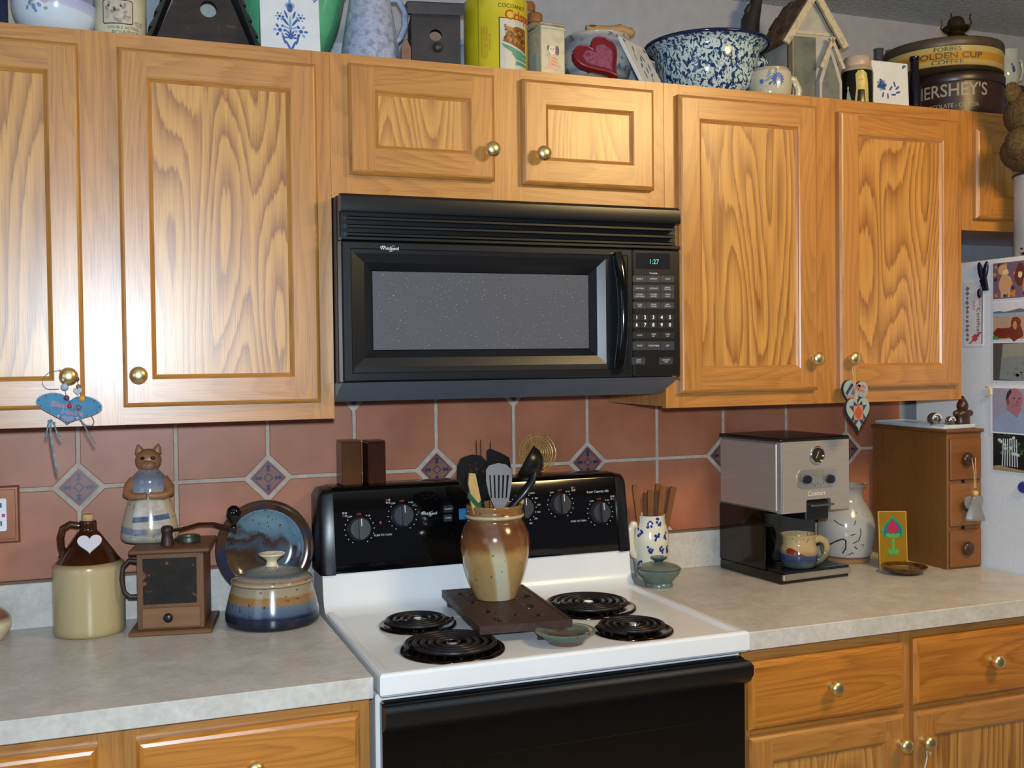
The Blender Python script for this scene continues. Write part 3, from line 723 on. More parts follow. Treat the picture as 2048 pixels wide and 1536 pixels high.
def smooth_prof(P, n=4):
    """Catmull-Rom through profile points"""
    out = []
    for i in range(len(P)-1):
        p0, p1, p2, p3 = P[max(i-1, 0)], P[i], P[i+1], P[min(i+2, len(P)-1)]
        for q in range(n):
            t = q/n
            out.append(tuple(.5*((2*p1[k])+(-p0[k]+p2[k])*t+(2*p0[k]-5*p1[k]+4*p2[k]-p3[k])*t*t+(-p0[k]+3*p1[k]-3*p2[k]+p3[k])*t**3) for k in (0, 1)))
    return out+[P[-1]]
def handle_pts(x0, z0, x1, z1, bulge, n=12, sgn=1):
    """C-shaped handle from (x0,z0) top to (x1,z1) bottom bulging out along +x*sgn"""
    P = []
    for i in range(n+1):
        t = i/n; P.append(((x0+(x1-x0)*t+bulge*sin(pi*t)**.8*1.0)*sgn, 0, z0+(z1-z0)*t))
    return P

# ------------------------------------------------------------------ left counter
def at(px, py, Z=ZC, dy=0): p = oz(px, py, Z); return Vector((p.x, p.y+dy, Z))
# stoneware jug
J = Vector((-.474, -.098, ZC)); t = thing('stoneware_jug', 'tan stoneware jug with dark brown glazed shoulder and a cork', 'jug', J)
jp = smooth_prof([(.066, 0), (.0695, .004), (.0705, .02), (.0705, .13), (.0695, .142), (.064, .148)], 3)
part('body', t, G().lathe([(0, 0)]+jp+[(.05, .152), (0, .152)], 40), bands('jug_salt_glaze', .16, [(0, '94825a'), (.1, 'ab9a70'), (.85, 'b39f78'), (.95, '8a6a44')], .01, '8a7a58', .22, None, 9, .74))
sp = smooth_prof([(.0635, .149), (.056, .158), (.038, .184), (.023, .206), (.0175, .212), (.0170, .228), (.0155, .232)], 3)
part('shoulder', t, G().lathe(sp+[(.012, .232), (.012, .22)], 40), mottle('brown_slip', ['1f0f08', '35190c', '4a2410'], 14, .1))
part('handle', t, G().tube([(-.016, 0, .222), (-.034, 0, .226), (-.048, 0, .218), (-.053, 0, .200), (-.052, 0, .180), (-.048, 0, .168), (-.050, 0, .158)], [.007, .0075, .008, .008, .0075, .008, .009], 10), mottle('brown_slip_handle', ['2b150a', '4a2712'], 20, .1), ang=60)
part('cork', t, G().lathe([(0, .225), (.0105, .225), (.0125, .243), (.0115, .245), (0, .245)], 20), mottle('cork', ['a8875a', 'c4a578'], 90, .8))
hh = [(a*.94+.0, b) for a, b in heart(.050, .042)]
part('heart_tag', t, G().prism(hh, -.004, 0, 'y'), mottle('heart_glaze', ['c9cdd8', 'd9c9cc'], 40, .3), (.003, -.0475, .168), (R(-34), 0, 0))
# dish edge at the picture's left edge
solo('ceramic_crock', 'rounded cream pottery piece with brown rim at the left edge of the counter', 'pottery', G().lathe(wall_prof(smooth_prof([(.03, 0), (.038, .006), (.050, .028), (.050, .044), (.040, .058), (.032, .064)], 4)), 32), bands('cream_brown', .064, [(0, 'b8a88c'), (.6, 'c9bb9c'), (.8, '6b4a36'), (1, '8a6a52')], .06), (-.672, -.095, ZC))
# outlet plate
P = oy(19, 1028, -.0105); t = thing('outlet_plate', 'bronze outlet cover plate with white receptacles on the tiles', 'outlet', (P.x-.022, -.0098, P.z))
L = [(.042, .060, 0), (.042, .060, -.004), (.038, .056, -.007), (.034, .052, -.007), (.033, .051, -.0055)]
g = G()
for (a, b, y), (c, d, y2) in zip(L, L[1:]):
    for q in range(4):
        s = [(-1, -1), (1, -1), (1, 1), (-1, 1)]; e, f = s[q], s[(q+1) % 4]
        g.add(([(a*e[0], y, b*e[1]), (a*f[0], y, b*f[1]), (c*f[0], y2, d*f[1]), (c*e[0], y2, d*e[1])], [(0, 1, 2, 3)]))
g.add(([(-.033, -.0055, -.051), (.033, -.0055, -.051), (.033, -.0055, .051), (-.033, -.0055, .051)], [(0, 1, 2, 3)]))
part('plate', t, g, M('9a6248', .3, .5), smooth=False)
rc = part('receptacle', t, G().prism(rrect(-.017, .017, -.034, .034, .004), -.0085, -.0056, 'y'), WHITEP, smooth=False)
sl = G()
for z in (.019, -.019): sl.box(-.008, -.005, -.009, -.0084, z-.004, z+.006).box(.005, .008, -.009, -.0084, z-.004, z+.006)
part('slots', rc, sl, M('20203a', .5), smooth=False); part('reset_button', rc, G().box(.008, .014, -.0095, -.0084, -.005, .002), M('b03050', .5), smooth=False)
# coffee grinder
GC = Vector((-.305, -.118, ZC)); t = thing('coffee_grinder', 'old wooden box coffee grinder with iron crank and small drawer', 'grinder', GC, -11)
part('base', t, G().box(-.082, .082, -.082, .082, 0, .010, .002, grain='x'), WALN, smooth=False)
bx_ = part('box', t, G().box(-.066, .066, -.066, .066, .010, .166, .001, grain='z'), WALN, smooth=False)
part('label_panel', bx_, G().box(-.054, .052, -.0672, -.0655, .062, .156), mottle('worn_black_label', ['0c0a08', '120e0b', '1a130d', '20160e', 'a8683c'], 30, .6, 4, lo=.25, hi=.74, bump=.3, spec=.25), smooth=False)
dw = part('drawer', bx_, G().box(-.056, .058, -.0705, -.064, .014, .055, .001, grain='x'), oak('grinder_drawer', '7d5734', '5a3a20', .4, .5, .3), smooth=False)
part('knob', dw, G().lathe([(0, 0), (.004, 0), (.004, .004), (.009, .007), (.0095, .011), (.006, .014), (0, .0145)], 20, T=Matrix.Translation((-.004, -.0705, .036)) @ AX), BLACK, ang=60)
part('top', t, G().box(-.080, .080, -.078, .078, .166, .177, .003, grain='x'), WALN, smooth=False)
part('side_handle', t, G().tube([(-.066, -.055, .150), (-.082, -.056, .153), (-.094, -.057, .140), (-.097, -.058, .115), (-.092, -.058, .088), (-.082, -.057, .078), (-.066, -.056, .078)], .0048, 8), M('2b1d1c', .5), ang=60)
IRON = M('3a2622', .5, .4)
ck_ = part('crank', t, G().lathe([(0, .177), (.014, .177), (.012, .190), (.0105, .2), (.0125, .206), (.0125, .213), (.008, .217), (0, .217)], 16, T=Matrix.Translation((-.010, -.03, 0))), IRON, ang=60)
part('arm', ck_, G().tube([(-.010, -.03, .206), (.02, -.035, .210), (.055, -.042, .220), (.085, -.05, .221), (.115, -.058, .213), (.132, -.062, .207)], [.005, .0055, .0055, .0055, .006, .007], 8, flat=.6), IRON, ang=60)
part('crank_knob', ck_, G().lathe([(0, .213), (.006, .213), (.0045, .222), (.009, .228), (.014, .236), (.0155, .244), (.0125, .253), (.006, .258), (0, .259)], 20, T=Matrix.Translation((.128, -.061, 0))), BLACKG, ang=60)
part('hopper_lid', t, G().lathe([(.024, .177), (.024, .187), (.0225, .189), (.019, .187), (.018, .183), (0, .182)], 24, T=Matrix.Translation((.028, .012, 0))), M('4a4a3c', .4, .5), ang=40)
# cat figurine standing on the grinder
ZG = ZC+.1772
t = thing('cat_figurine', 'glazed pottery cat in a long dress and apron standing on the grinder', 'figurine', (-.352, -.072, ZG), -6)
cp_ = smooth_prof([(.052, 0), (.058, .006), (.0595, .018), (.056, .04), (.048, .072), (.0395, .10), (.0365, .115), (.037, .126), (.033, .138), (.022, .150), (.016, .156), (.015, .162)], 4)
DRESS = bands('dress_glaze', .16, [(0, '8d8878'), (.1, 'a09c90'), (.13, '6c7284'), (.19, '6f7688'), (.22, 'a39a88'), (.45, 'a2937f'), (.62, '8a8c88'), (.72, '7c8494'), (.85, '6c6a78'), (1, '8a8478')], .03, '4a4a58', .12, ('b39a78', 20))
part('dress', t, G().lathe([(0, 0)]+cp_+[(0, .162)], 36, sy=.72), DRESS, ang=60)
CL = M('8d6040', .4, 0, .5, .12, 30)
hd = part('head', t, G().ball(.027, (0, -.003, .172), sc=(1, .86, .92)).ball(.014, (0, -.022, .163), sc=(1.1, .8, .8)), CL, ang=60)
for sx in (-1, 1):
    e = G().lathe([(.0105, 0), (.0095, .006), (.0055, .014), (.0015, .0195), (0, .020)], 12, T=Matrix.Translation((sx*.0165, 0, .187)) @ Matrix.Rotation(R(sx*14), 4, 'Y') @ Matrix.Diagonal((1, .55, 1, 1)))
    part('ear', hd, e, CL, ang=60)
    part('eye', hd, G().ball(.0042, (sx*.0105, -.0243, .178), sc=(1.1, .5, .9), n=10, m=6), BLACKG, ang=60)
    ar = G().tube([(sx*.030, 0, .132), (sx*.040, -.008, .116), (sx*.042, -.018, .103), (sx*.031, -.028, .098), (sx*.014, -.034, .0985), (sx*.003, -.035, .100)], [.010, .0115, .0105, .0088, .0078, .0082], 10)
    part('arm', t, ar, CL, ang=60)
part('nose', hd, G().ball(.003, (0, -.034, .166), n=8, m=6), M('8a5a44', .4))
part('necklace', t, G().tube([(.0185*cos(a), .015*sin(a), .1535+.003*sin(a)) for a in [2*pi*i/18 for i in range(18)]], .0022, 6, closed=True), M('70727c', .2), ang=60)
apf = prof_r(cp_)
def apm(u, v): r_ = apf(v)+.0015; a = -pi/2+u/.055; return (r_*cos(a), r_*.72*sin(a), v)
part('apron', t, G().wrap(apm, polys=[[(-.030, .096), (.038, .096), (.047, .04), (.044, .030), (-.030, .030), (-.034, .045)]], cuts=7), mottle('apron_glaze', ['b5aca2', 'a89d8c', 'bfb7b0'], 30, .12), ang=60)
def apm2(u, v): r_ = apf(v)+.003; a = -pi/2+u/.055; return (r_*cos(a), r_*.72*sin(a), v)
part('apron_band', t, G().wrap(apm2, polys=[[(-.032, .055), (.046, .060), (.047, .049), (-.033, .044)]], cuts=7), mottle('apron_blue', ['3f4a66', '566484'], 120, .15), ang=60)
# big plate leaning behind the casserole
P = oy(531, 1100, -.055); t = thing('stoneware_plate', 'blue and brown glazed stoneware plate leaning against the backsplash', 'plate', (P.x, -.046, P.z-.107))
PL = N('plate_glaze'); co = PL.coord(); nz = PL.noise(PL.coord(scale=(1, 1, 1)), 10, 3, .5, .5)
sep = PL.n('SeparateXYZ'); PL.l(co, sep.inputs[0]); dg_ = PL.math('ADD', PL.math('ADD', PL.math('MULTIPLY', sep.outputs[0], 2.6), PL.math('MULTIPLY', sep.outputs[1], 5.2)), PL.math('MULTIPLY', nz, .9))
cc = PL.ramp(dg_, [(.08, '54402c'), (.30, '3f2a1c'), (.40, '3a4858'), (.52, '3a2218'), (.58, '54707f'), (.80, '64808f')])
sp_ = PL.noise(co, 150, 2); cc = PL.mix(PL.ramp(sp_, [(.64, 0.0), (.70, 1.0)]), cc, '1d1a20')
PLM = PL.fin(cc, .12, 0, .6)
pp = [(0, .006), (.055, .006), (.078, .010), (.083, .015), (.086, .0165), (.095, .017), (.105, .020), (.1075, .022), (.1085, .019), (.104, .013), (.085, .006), (.075, .001), (0, 0)]
T_ = Matrix.Translation((0, 0, .1085)) @ Matrix.Rotation(R(82), 4, 'X')
pw = part('plate_body', t, G().lathe(pp, 56), PLM, loc=(0, .014, .1085*cos(R(8))), rot=(R(82), 0, 0), ang=60)
part('rim_glaze', pw, G().lathe([(.0865, .0172), (.095, .0178), (.1045, .0206), (.1072, .0225)], 56), mottle('rim_brown_blue', ['3d2412', '22304a', '4a3018', '2a1a12'], 12, .1, 2), ang=60)
# casserole
t = thing('lidded_casserole', 'round stoneware casserole with blue banded base and cream lid knob', 'casserole', (-.110, -.166, ZC))
cpv = smooth_prof([(.090, 0), (.0965, .004), (.0985, .014), (.0975, .030), (.092, .055), (.0855, .080), (.0835, .087)], 4)
part('pot', t, G().lathe([(0, 0)]+cpv+[(.078, .088), (.075, .06), (0, .05)], 56), bands('casserole_glaze', .09, [(0, '10131c'), (.14, '151a2a'), (.30, '1e2438'), (.37, '46546c'), (.56, '5c6670'), (.62, '8a6a44'), (.74, '8d6434'), (.80, '94866c'), (1, '8f806a')], .022, '33241c', .14), ang=60)
lp = smooth_prof([(.0835, .0885), (.0852, .092), (.082, .098), (.070, .106), (.05, .114), (.028, .119), (.016, .121)], 4)
ld = part('lid', t, G().lathe([(.07, .0885)]+lp+[(0, .122)], 56), bands('lid_glaze', .122, [(0, 'a3947c'), (.75, 'a3947c'), (.80, '8f6a48'), (.83, '8d8a80'), (.88, '555a60'), (.95, '7c807c'), (1, '9a948a')], .014, '3b2a20', .12), ang=60)
part('knob', ld, G().lathe(smooth_prof([(.016, .120), (.0115, .125), (.011, .131), (.018, .138), (.0265, .144), (.0275, .147), (.024, .1475), (.014, .143)], 3)+[(0, .142)], 32), mottle('cream_glaze', ['cfc2a0', 'd8cdb0'], 30, .15), ang=60)

# ------------------------------------------------------------------ things on the range
ZTV = .950
t = thing('iron_trivet', 'dark rusty cast iron trivet with cut-out shapes on the range', 'trivet', (.344, -.358, ZK), -5)
def star(cx, cy, r, n=5): return [(cx+(r if i % 2 == 0 else r*.45)*cos(pi*i/n+.3), cy+(r if i % 2 == 0 else r*.45)*sin(pi*i/n+.3)) for i in range(2*n)]
def moon(cx, cy, r, a0): return [(cx+r*cos(a0+R(a)), cy+r*sin(a0+R(a))) for a in range(40, 321, 28)]+[(cx+.35*r*cos(a0)+r*.72*cos(a0+R(a)), cy+.35*r*sin(a0)+r*.72*sin(a0+R(a))) for a in range(300, 59, -30)]
SCL = 1.45
_star, _moon = star, moon
star = lambda a, b, r, n=5: _star(a, b, r*SCL, n)
moon = lambda a, b, r, c: _moon(a, b, r*SCL, c)
hol = [star(-.045, -.055, .014), moon(.035, -.03, .017, 3.6), star(.045, -.115, .012), moon(-.035, -.125, .014, .4), star(-.055, .035, .013), moon(.055, .06, .016, 2), star(.0, -.10, .008), moon(-.05, .125, .014, 1), star(.05, .13, .012)]
part('plate', t, G().add(g_holed([(-.092, -.172), (.092, -.172), (.092, .172), (-.092, .172)], hol, .0265, .035)), mottle('cast_iron_rust', ['2b1712', '3d211a', '241511'], 60, .55, 3, bump=.5), smooth=False)
part('rim', t, G().add(g_holed([(-.095, -.175), (.095, -.175), (.095, .175), (-.095, .175)], [[(-.089, -.169), (.089, -.169), (.089, .169), (-.089, .169)]], .0205, .0362)), mottle('cast_iron_rim', ['2b1915', '3f2620'], 40, .5, 3, bump=.3), smooth=False)
for x, y in ((-.07, -.02), (.03, -.172), (-.08, .16), (.02, .165)): part('foot', t, G().box(x-.006, x+.006, y-.006 if y > -.1 else y-.002, y+.006, 0, .027, .001), M('2e1a15', .5))
# stoneware crock with utensils
CK = Vector((.352, -.290, ZTV+.0015)); t = thing('utensil_crock', 'brown and cream stoneware crock standing on the iron trivet', 'crock', CK)
kp = smooth_prof([(.042, 0), (.045, .003), (.060, .040), (.071, .080), (.0755, .115), (.0735, .140), (.065, .160), (.060, .168), (.0605, .175), (.0635, .180), (.062, .184), (.0605, .190), (.0625, .199), (.061, .202)], 3)
CKM = N('crock_glaze'); co = CKM.coord(); sep = CKM.n('SeparateXYZ'); CKM.l(co, sep.inputs[0])
nz = CKM.math('MULTIPLY', CKM.math('SUBTRACT', CKM.noise(co, 14, 3), .5), .22)
cA = CKM.ramp(CKM.math('ADD', CKM.math('DIVIDE', sep.outputs[2], .2), nz), [(.0, 'a08458'), (.2, '9c8052'), (.5, 'a07c48'), (.58, '7a4a24'), (.78, '5a3420'), (.85, '6a4428'), (.88, '7d522c'), (1, '805c34')])
dgl = CKM.math('ADD', CKM.math('MULTIPLY', sep.outputs[0], 1), CKM.math('ADD', CKM.math('MULTIPLY', sep.outputs[2], .22), CKM.math('MULTIPLY', nz, .02)))
stp = CKM.ramp(CKM.math('ABSOLUTE', CKM.math('ADD', dgl, -.004)), [(.013, 1.0), (.017, 0.0)])
stp = CKM.math('MULTIPLY', stp, CKM.math('MULTIPLY', CKM.math('LESS_THAN', sep.outputs[1], 0), CKM.ramp(CKM.math('DIVIDE', sep.outputs[2], .2), [(.46, 1.0), (.68, .08)])))
cA = CKM.mix(stp, cA, 'b3ad92'); sp_ = CKM.noise(co, 95, 2); cA = CKM.mix(CKM.ramp(sp_, [(.70, 0.0), (.74, 1.0)]), cA, '4a2c18')
CKM = CKM.fin(cA, .16, 0, .5)
part('pot', t, G().lathe(wall_prof(kp, .006), 48), CKM, ang=60)
part('collar', t, G().lathe([(.0612, .1835), (.0640, .1815), (.0652, .179), (.0640, .1765), (.0618, .175)], 48), mottle('collar_cream', ['a89a76', 'b3a684'], 20, .2), ang=60)
UT = 'utensils in the stoneware crock'; YU = CK.y
def U(x, y, Y=YU): return oy(x, y, Y)
def flatshape(pts, Y, th=.0022, holes=()):
    Z = [(U(a, b, Y).x, U(a, b, Y).z) for a, b in pts]; H = [[(U(a, b, Y).x, U(a, b, Y).z) for a, b in h] for h in holes]
    return g_holed(Z, H, Y-th, Y+th, 'y')
def utensil(name, label, cat='utensil'): return thing(name, label, cat, (CK.x, CK.y, CK.z+.01), 0, UT)
def foot_pt(dx, dy): return Vector((CK.x+dx, CK.y+dy, CK.z+.012))
BN = M('0d0e0d', .3, 0, .5)
def rod(t, name, a, b, r, mat, n=8, world=True, flat=1.0, r2=None):
    a, b = Vector(a), Vector(b); rs = [r+(r2-r)*i/4 for i in range(5)] if r2 else r
    return part(name, t, G().tube([a.lerp(b, i/4) for i in range(5)], rs, n, flat=flat), mat, world=True, ang=60)
Y1 = YU-.012
t = utensil('slotted_spoon', 'black nylon slotted spoon with an oval head, leftmost in the crock')
hs = [[(x+3*cos(2*pi*i/8), y+4*sin(2*pi*i/8)) for i in range(8)] for x, y in ((938, 928), (950, 925), (962, 929), (941, 941), (953, 938), (965, 942))]
part('head', t, G().add(flatshape([(930, 913), (945, 909), (962, 911), (974, 925), (980, 945), (978, 970), (972, 995), (962, 1012), (945, 1000), (926, 980), (915, 958), (914, 932), (921, 918)], Y1+.012, .003, hs)), BN, world=True, ang=60)
rod(t, 'handle', U(964, 1008, Y1+.012), foot_pt(.012, .006), .005, BN, r2=.006)
t = utensil('wooden_spatula', 'wooden spatula with a dark green painted band in the crock')
wd = oak('beech', 'b3935f', '94743f', .3, .6, .2)
bl = part('blade', t, G().add(flatshape([(938, 946), (950, 947), (956, 975), (961, 1000), (955, 1008), (941, 990), (936, 968)], Y1-.010, .003), grain='z'), wd, world=True, ang=60)
part('green_band', t, G().add(flatshape([(936, 984), (941, 988), (956, 1006), (961, 1000), (962, 1014), (955, 1018), (948, 1010), (936, 996)], Y1-.010, .0036)), M('1f4a34', .4), world=True, ang=60)
part('handle', t, G().add(flatshape([(940, 1001), (948, 1010), (955, 1018), (962, 1014), (966, 1040), (966, 1060), (956, 1060), (947, 1030)], Y1-.010, .003), grain='z'), wd, world=True, ang=60)
t = utensil('turner', 'black nylon turner blade rising in the middle of the crock')
part('blade', t, G().add(flatshape([(973, 902), (980, 897), (1000, 905), (1018, 915), (1022, 940), (1020, 985), (1006, 1020), (992, 1020), (980, 980), (974, 930)], YU+.030, .002)), BN, world=True, ang=60)
rod(t, 'handle', U(1000, 1018, YU+.030), foot_pt(.0, .012), .005, BN)
t = utensil('slotted_turner', 'chrome slotted turner with long tines in the crock')
sl_ = [[(977+q*9.2+(996+q*2.4-977-q*9.2)*.06, 950), (981+q*9.2, 950), (984+q*7.4, 996), (981+q*7.4, 996)] for q in range(5)]
part('blade', t, G().add(flatshape([(972, 940), (978, 931), (996, 926), (1012, 929), (1022, 938), (1024, 960), (1018, 1000), (1006, 1018), (990, 1018), (978, 990), (972, 962)], YU-.034, .0008, sl_)), M('b8b8c0', .3, .75), world=True, smooth=False)
rod(t, 'handle', U(998, 1016, YU-.034), foot_pt(.004, -.006), .004, CHROME)
t = utensil('ladle', 'large black nylon ladle, rightmost in the crock')
c = U(1050, 930, YU-.005); T_ = Matrix.Translation(c) @ Matrix.Rotation(R(28), 4, 'Z') @ Matrix.Rotation(R(-38), 4, 'Y') @ Matrix.Rotation(R(38), 4, 'X')
bp = [(.040*sin(R(a)), -.036*cos(R(a))) for a in range(0, 91, 10)]
part('bowl', t, G().lathe(bp+[(.0425, .004), (.041, .005)]+[(.0385*sin(R(a)), -.034*cos(R(a))+.002) for a in range(90, -1, -10)], 32, T=Matrix.Translation(c+Vector((.004, 0, .004))) @ Vector((-.80, .34, .50)).to_track_quat('Z', 'Y').to_matrix().to_4x4()), BN, world=True, ang=60)
part('handle', t, G().tube([U(1068, 945, YU-.032), U(1064, 962, YU-.038), U(1045, 988, YU-.034), U(1018, 1018, YU-.024), foot_pt(-.008, -.004)], [.006, .010, .0095, .009, .007], 10, flat=.6), BN, world=True, ang=60)
t = utensil('wooden_spoon', 'plain wooden spoon handle at the right inside the crock rim')
rod(t, 'handle', U(1042, 1003, YU+.03), foot_pt(.01, .016), .007, wd, r2=.006)
part('grip_end', t, G().ball(.0075, tuple(U(1042, 1003, YU+.03)), n=10, m=6), wd, world=True, ang=60)
for q, (a, b) in enumerate(((952, 881), (961, 880), (981, 882))):
    t = utensil('wire_skewer', ('leftmost', 'middle', 'rightmost')[q]+' of three thin dark wire skewers behind the spoons')
    rod(t, 'shaft', U(a, b, YU+.036), foot_pt(-.016+q*.004, .024), .0009, M('3a3434', .3, .8), 5)
    part('tip', t, G().ball(.0012, tuple(U(a, b, YU+.036)), n=6, m=4), M('3a3434', .3, .8), world=True)
# small green dish
p = at(1132, 1292, ZK); t = thing('spoon_rest', 'small green-grey pottery saucer beside the trivet on the range', 'dish', (p.x+.010, p.y+.024, ZK))
part('bowl', t, G().lathe([(0, 0), (.034, 0), (.036, .006), (.058, .021), (.060, .024), (.056, .026), (.036, .020), (.032, .016), (0, .0155)], 40), bands('green_dish', .026, [(0, '6b4634'), (.22, '6b4634'), (.3, '4c5a50'), (.8, '53625a'), (1, '6d776c')], .02, '30261e', .14), ang=60)
part('well_glaze', t, G().lathe([(0, .0162), (.030, .0166), (.0325, .0185)], 40), mottle('well_brown', ['4a4a3c', '5f5444', '463428'], 40, .12), ang=60)
# two dark wood blocks on the backguard
for q, (x0, x1) in enumerate(((671, 720), (724, 768))):
    a, b = oy(x0+8, 975, -.085), oy(x1, 975, -.085); wdt = b.x-a.x; h = oy(x0+20, 884, -.085).z-1.1872
    t = thing('wooden_shaker', ('left' if q == 0 else 'right')+' of two tall dark wooden block shakers on the range backguard', 'shaker', ((a.x+b.x)/2+.004, -.062, 1.1872), 4)
    part('block', t, G().box(-wdt/2, wdt/2, -.024, .024, 0, h, .0025, grain='z'), oak('rosewood', '3c1e15', '26120d', .5, .14, .3), smooth=False)
    part('cap', t, G().box(-wdt/2+.001, wdt/2-.001, -.023, .023, h, h+.003, .001, grain='x'), oak('rosewood_top', '5c3826', '40221a', .4, .3, .3), smooth=False)
# woven basket-work round leaning on the wall
P = oy(1078, 924, -.035); t = thing('woven_coaster', 'small round open-weave golden basket coaster behind the ladle', 'coaster', (P.x, -.0345, 1.1875))
WV = mottle('gold_straw', ['a8843c', 'c9a658', '8a6428'], 60, .35, 2, metal=.3); g = G(); zc = .050
for r_ in (.010, .016, .022, .028, .034, .040): g.tube([(r_*cos(2*pi*i/28), 0, zc+r_*sin(2*pi*i/28)) for i in range(28)], .0009 if r_ < .039 else .0016, 5, closed=True)
for q in range(26):
    a = 2*pi*q/26; g.tube([(.006*cos(a), .0005, zc+.006*sin(a)), (.023*cos(a+.16), -.0012, zc+.023*sin(a+.16)), (.047*cos(a), 0, zc+.047*sin(a))], .0009, 4)
part('weave', t, g, WV, rot=(R(-9), 0, 0), kind='stuff', ang=60)
part('scalloped_rim', t, G().tube([((.0475+.0015*(i % 2))*cos(2*pi*i/52), 0, zc+(.0475+.0015*(i % 2))*sin(2*pi*i/52)) for i in range(52)], .0013, 5, closed=True), WV, rot=(R(-9), 0, 0), ang=60)

# ------------------------------------------------------------------ right counter
# pitcher with wooden sticks
PC = Vector((.842, -.085, ZC)); t = thing('pitcher', 'white pitcher with blue sprigs holding wooden sticks', 'pitcher', PC, 6)
pp = smooth_prof([(.036, 0), (.038, .004), (.043, .04), (.0475, .08), (.0480, .10), (.0435, .125), (.0385, .140), (.0375, .152), (.0385, .160)], 4)
part('body', t, G().lathe(wall_prof(pp, .003), 40), bands('pitcher_glaze', .16, [(0, 'a8aaa6'), (.24, 'aaaca8'), (.3, 'd3cdb8'), (1, 'd6d0ba')], .02, None, .14), ang=60)
part('spout', t, G().add(([(.030, -.018, .158), (.030, .018, .158), (.055, 0, .162), (.034, 0, .138)], [(0, 2, 3), (1, 3, 2)])), CREAM)
part('handle', t, G().tube([(-.036, 0, .136), (-.052, 0, .138), (-.058, 0, .128), (-.058, 0, .10), (-.056, 0, .075), (-.050, 0, .062), (-.042, 0, .058)], [.007, .008, .008, .0075, .0075, .007, .007], 10, flat=1.3), mottle('pitcher_handle', ['d0cab6', 'd8d2be'], 20, .15), ang=60)
g = G(); fr = prof_r(pp); random.seed(5)
for (u, v) in ((-.004, .142), (.020, .145), (.013, .108), (.036, .112), (-.004, .080), (.026, .078), (-.030, .120), (-.032, .040), (.045, .078), (-.045, .150)):
    g = G()
    for q in range(7):
        a = random.uniform(-.006, .006); b = random.uniform(-.009, .009)
        g.wrap(cyl(fr, off=.0007, yaw0=-.5), polys=[[(u+a+.0032*cos(2*pi*i/7)*random.uniform(.7, 1.3), v+b+.0038*sin(2*pi*i/7)) for i in range(7)]], cuts=1)
    part('blue_sprig', t, g, M('27357c', .2), smooth=False)
stw = oak('stick_wood', '7a4a2c', '54301c', .5, .5, .3); random.seed(3)
for q, (x, y) in enumerate(((1270, 970), (1292, 985), (1301, 980), (1317, 967), (1326, 972), (1336, 974), (1347, 973))):
    tp_ = oy(x, y, PC.y+(-.012, .01, -.008, .014, -.01, .012, -.004)[q]); bt = PC+Vector((-.020+q*.0068, (-.006, .006, -.004, .008, -.006, .006, 0)[q], .02))
    t = thing('wooden_stick', ('leftmost', 'second from left', 'third from left', 'tallest middle', 'third from right', 'second from right', 'rightmost')[q]+' of the flat brown wooden sticks in the white pitcher', 'stick', bt, 0, 'sticks in the pitcher')
    d = tp_-bt; px_ = Vector((1, 0, 0)); n_ = d.cross(px_).normalized(); px_ = n_.cross(d).normalized(); e = d.normalized()
    V = [tuple(px_*a*w_+n_*b*.003+d*c_) for c_, w_ in ((0, .006), (.55, .0065), (.97, .0085), (1, .0068)) for a, b in ((-1, -1), (1, -1), (1, 1), (-1, 1))]
    F = [(0, 1, 2, 3), (12, 13, 14, 15)]+[(r_*4+i, r_*4+(i+1) % 4, r_*4+4+(i+1) % 4, r_*4+4+i) for r_ in range(3) for i in range(4)]
    part('shaft', t, G().add((V, F), grain='z'), stw, smooth=False)
    if q in (0, 3, 6): part('rivet', t, G().ball(.0018, tuple(d*.9-n_*.003*(1 if n_.y > 0 else -1)), n=6, m=4), M('b08a4c', .3, .8))
t = thing('steel_blade', 'small grey metal blade poking out of the blue-sprigged pitcher', 'knife', PC+Vector((-.012, -.02, .04)), 0)
part('blade', t, G().box(-.004, .004, -.0006, .0006, 0, .133), CHROME, rot=(R(3), 0, 0), smooth=False)
# small lidded dish
t = thing('lidded_dish', 'small grey-green lidded pottery dish in front of the white pitcher', 'dish', (.812, -.184, ZC))
part('bowl', t, G().lathe([(0, 0), (.033, 0), (.034, .006), (.031, .010), (.036, .016), (.048, .030), (.0535, .041), (.0545, .044), (.050, .044), (.04, .03), (0, .02)], 40), mottle('celadon', ['56645f', '606e68', '6a736a'], 25, .16), ang=50)
ld = part('lid', t, G().lathe([(.050, .044), (.0525, .046), (.046, .051), (.03, .056), (.014, .0595), (0, .060)], 40), mottle('celadon_lid', ['5f6a62', '727868'], 25, .16), ang=50)
part('knob', ld, G().lathe(smooth_prof([(.010, .059), (.011, .062), (.019, .068), (.0205, .071), (.015, .0725), (0, .070)], 3), 28), mottle('celadon_knob', ['2d4450', '3f5a62'], 40, .14), ang=60)
# coffee maker
CM = Vector((1.184, -.163, ZC)); t = thing('coffee_maker', 'brushed steel and black coffee maker with a mug on its drip tray', 'coffee maker', CM, 5)
W_, D_ = .1075, .1225
part('base', t, G().box(-W_, W_, -D_, D_, 0, .026, .003), BLACKG)
st = part('drip_tray', t, G().box(-W_+.006, W_-.006, -D_-.006, -.012, .026, .031, .001), M('101012', .2), smooth=False)
g = G()
for i in range(9):
    for j in range(4): g.box(-.085+i*.02, -.073+i*.02, -.105+j*.022, -.097+j*.022, .0312, .0318)
part('grate', st, g, M('2c2c30', .15, .8), smooth=False, kind='stuff')
part('front_strip', t, G().box(-W_, W_, -D_-.0085, -D_-.0005, .010, .0255, .002), M('bdb9b0', .25, .9), smooth=False)
part('column', t, G().box(-W_+.001, W_-.001, -.005, D_, .026, .172, .004), BLACKG)
part('side_panel', t, G().box(-W_, -W_+.004, -.06, D_, .026, .172, .001), M('0a0a0c', .1), smooth=False)
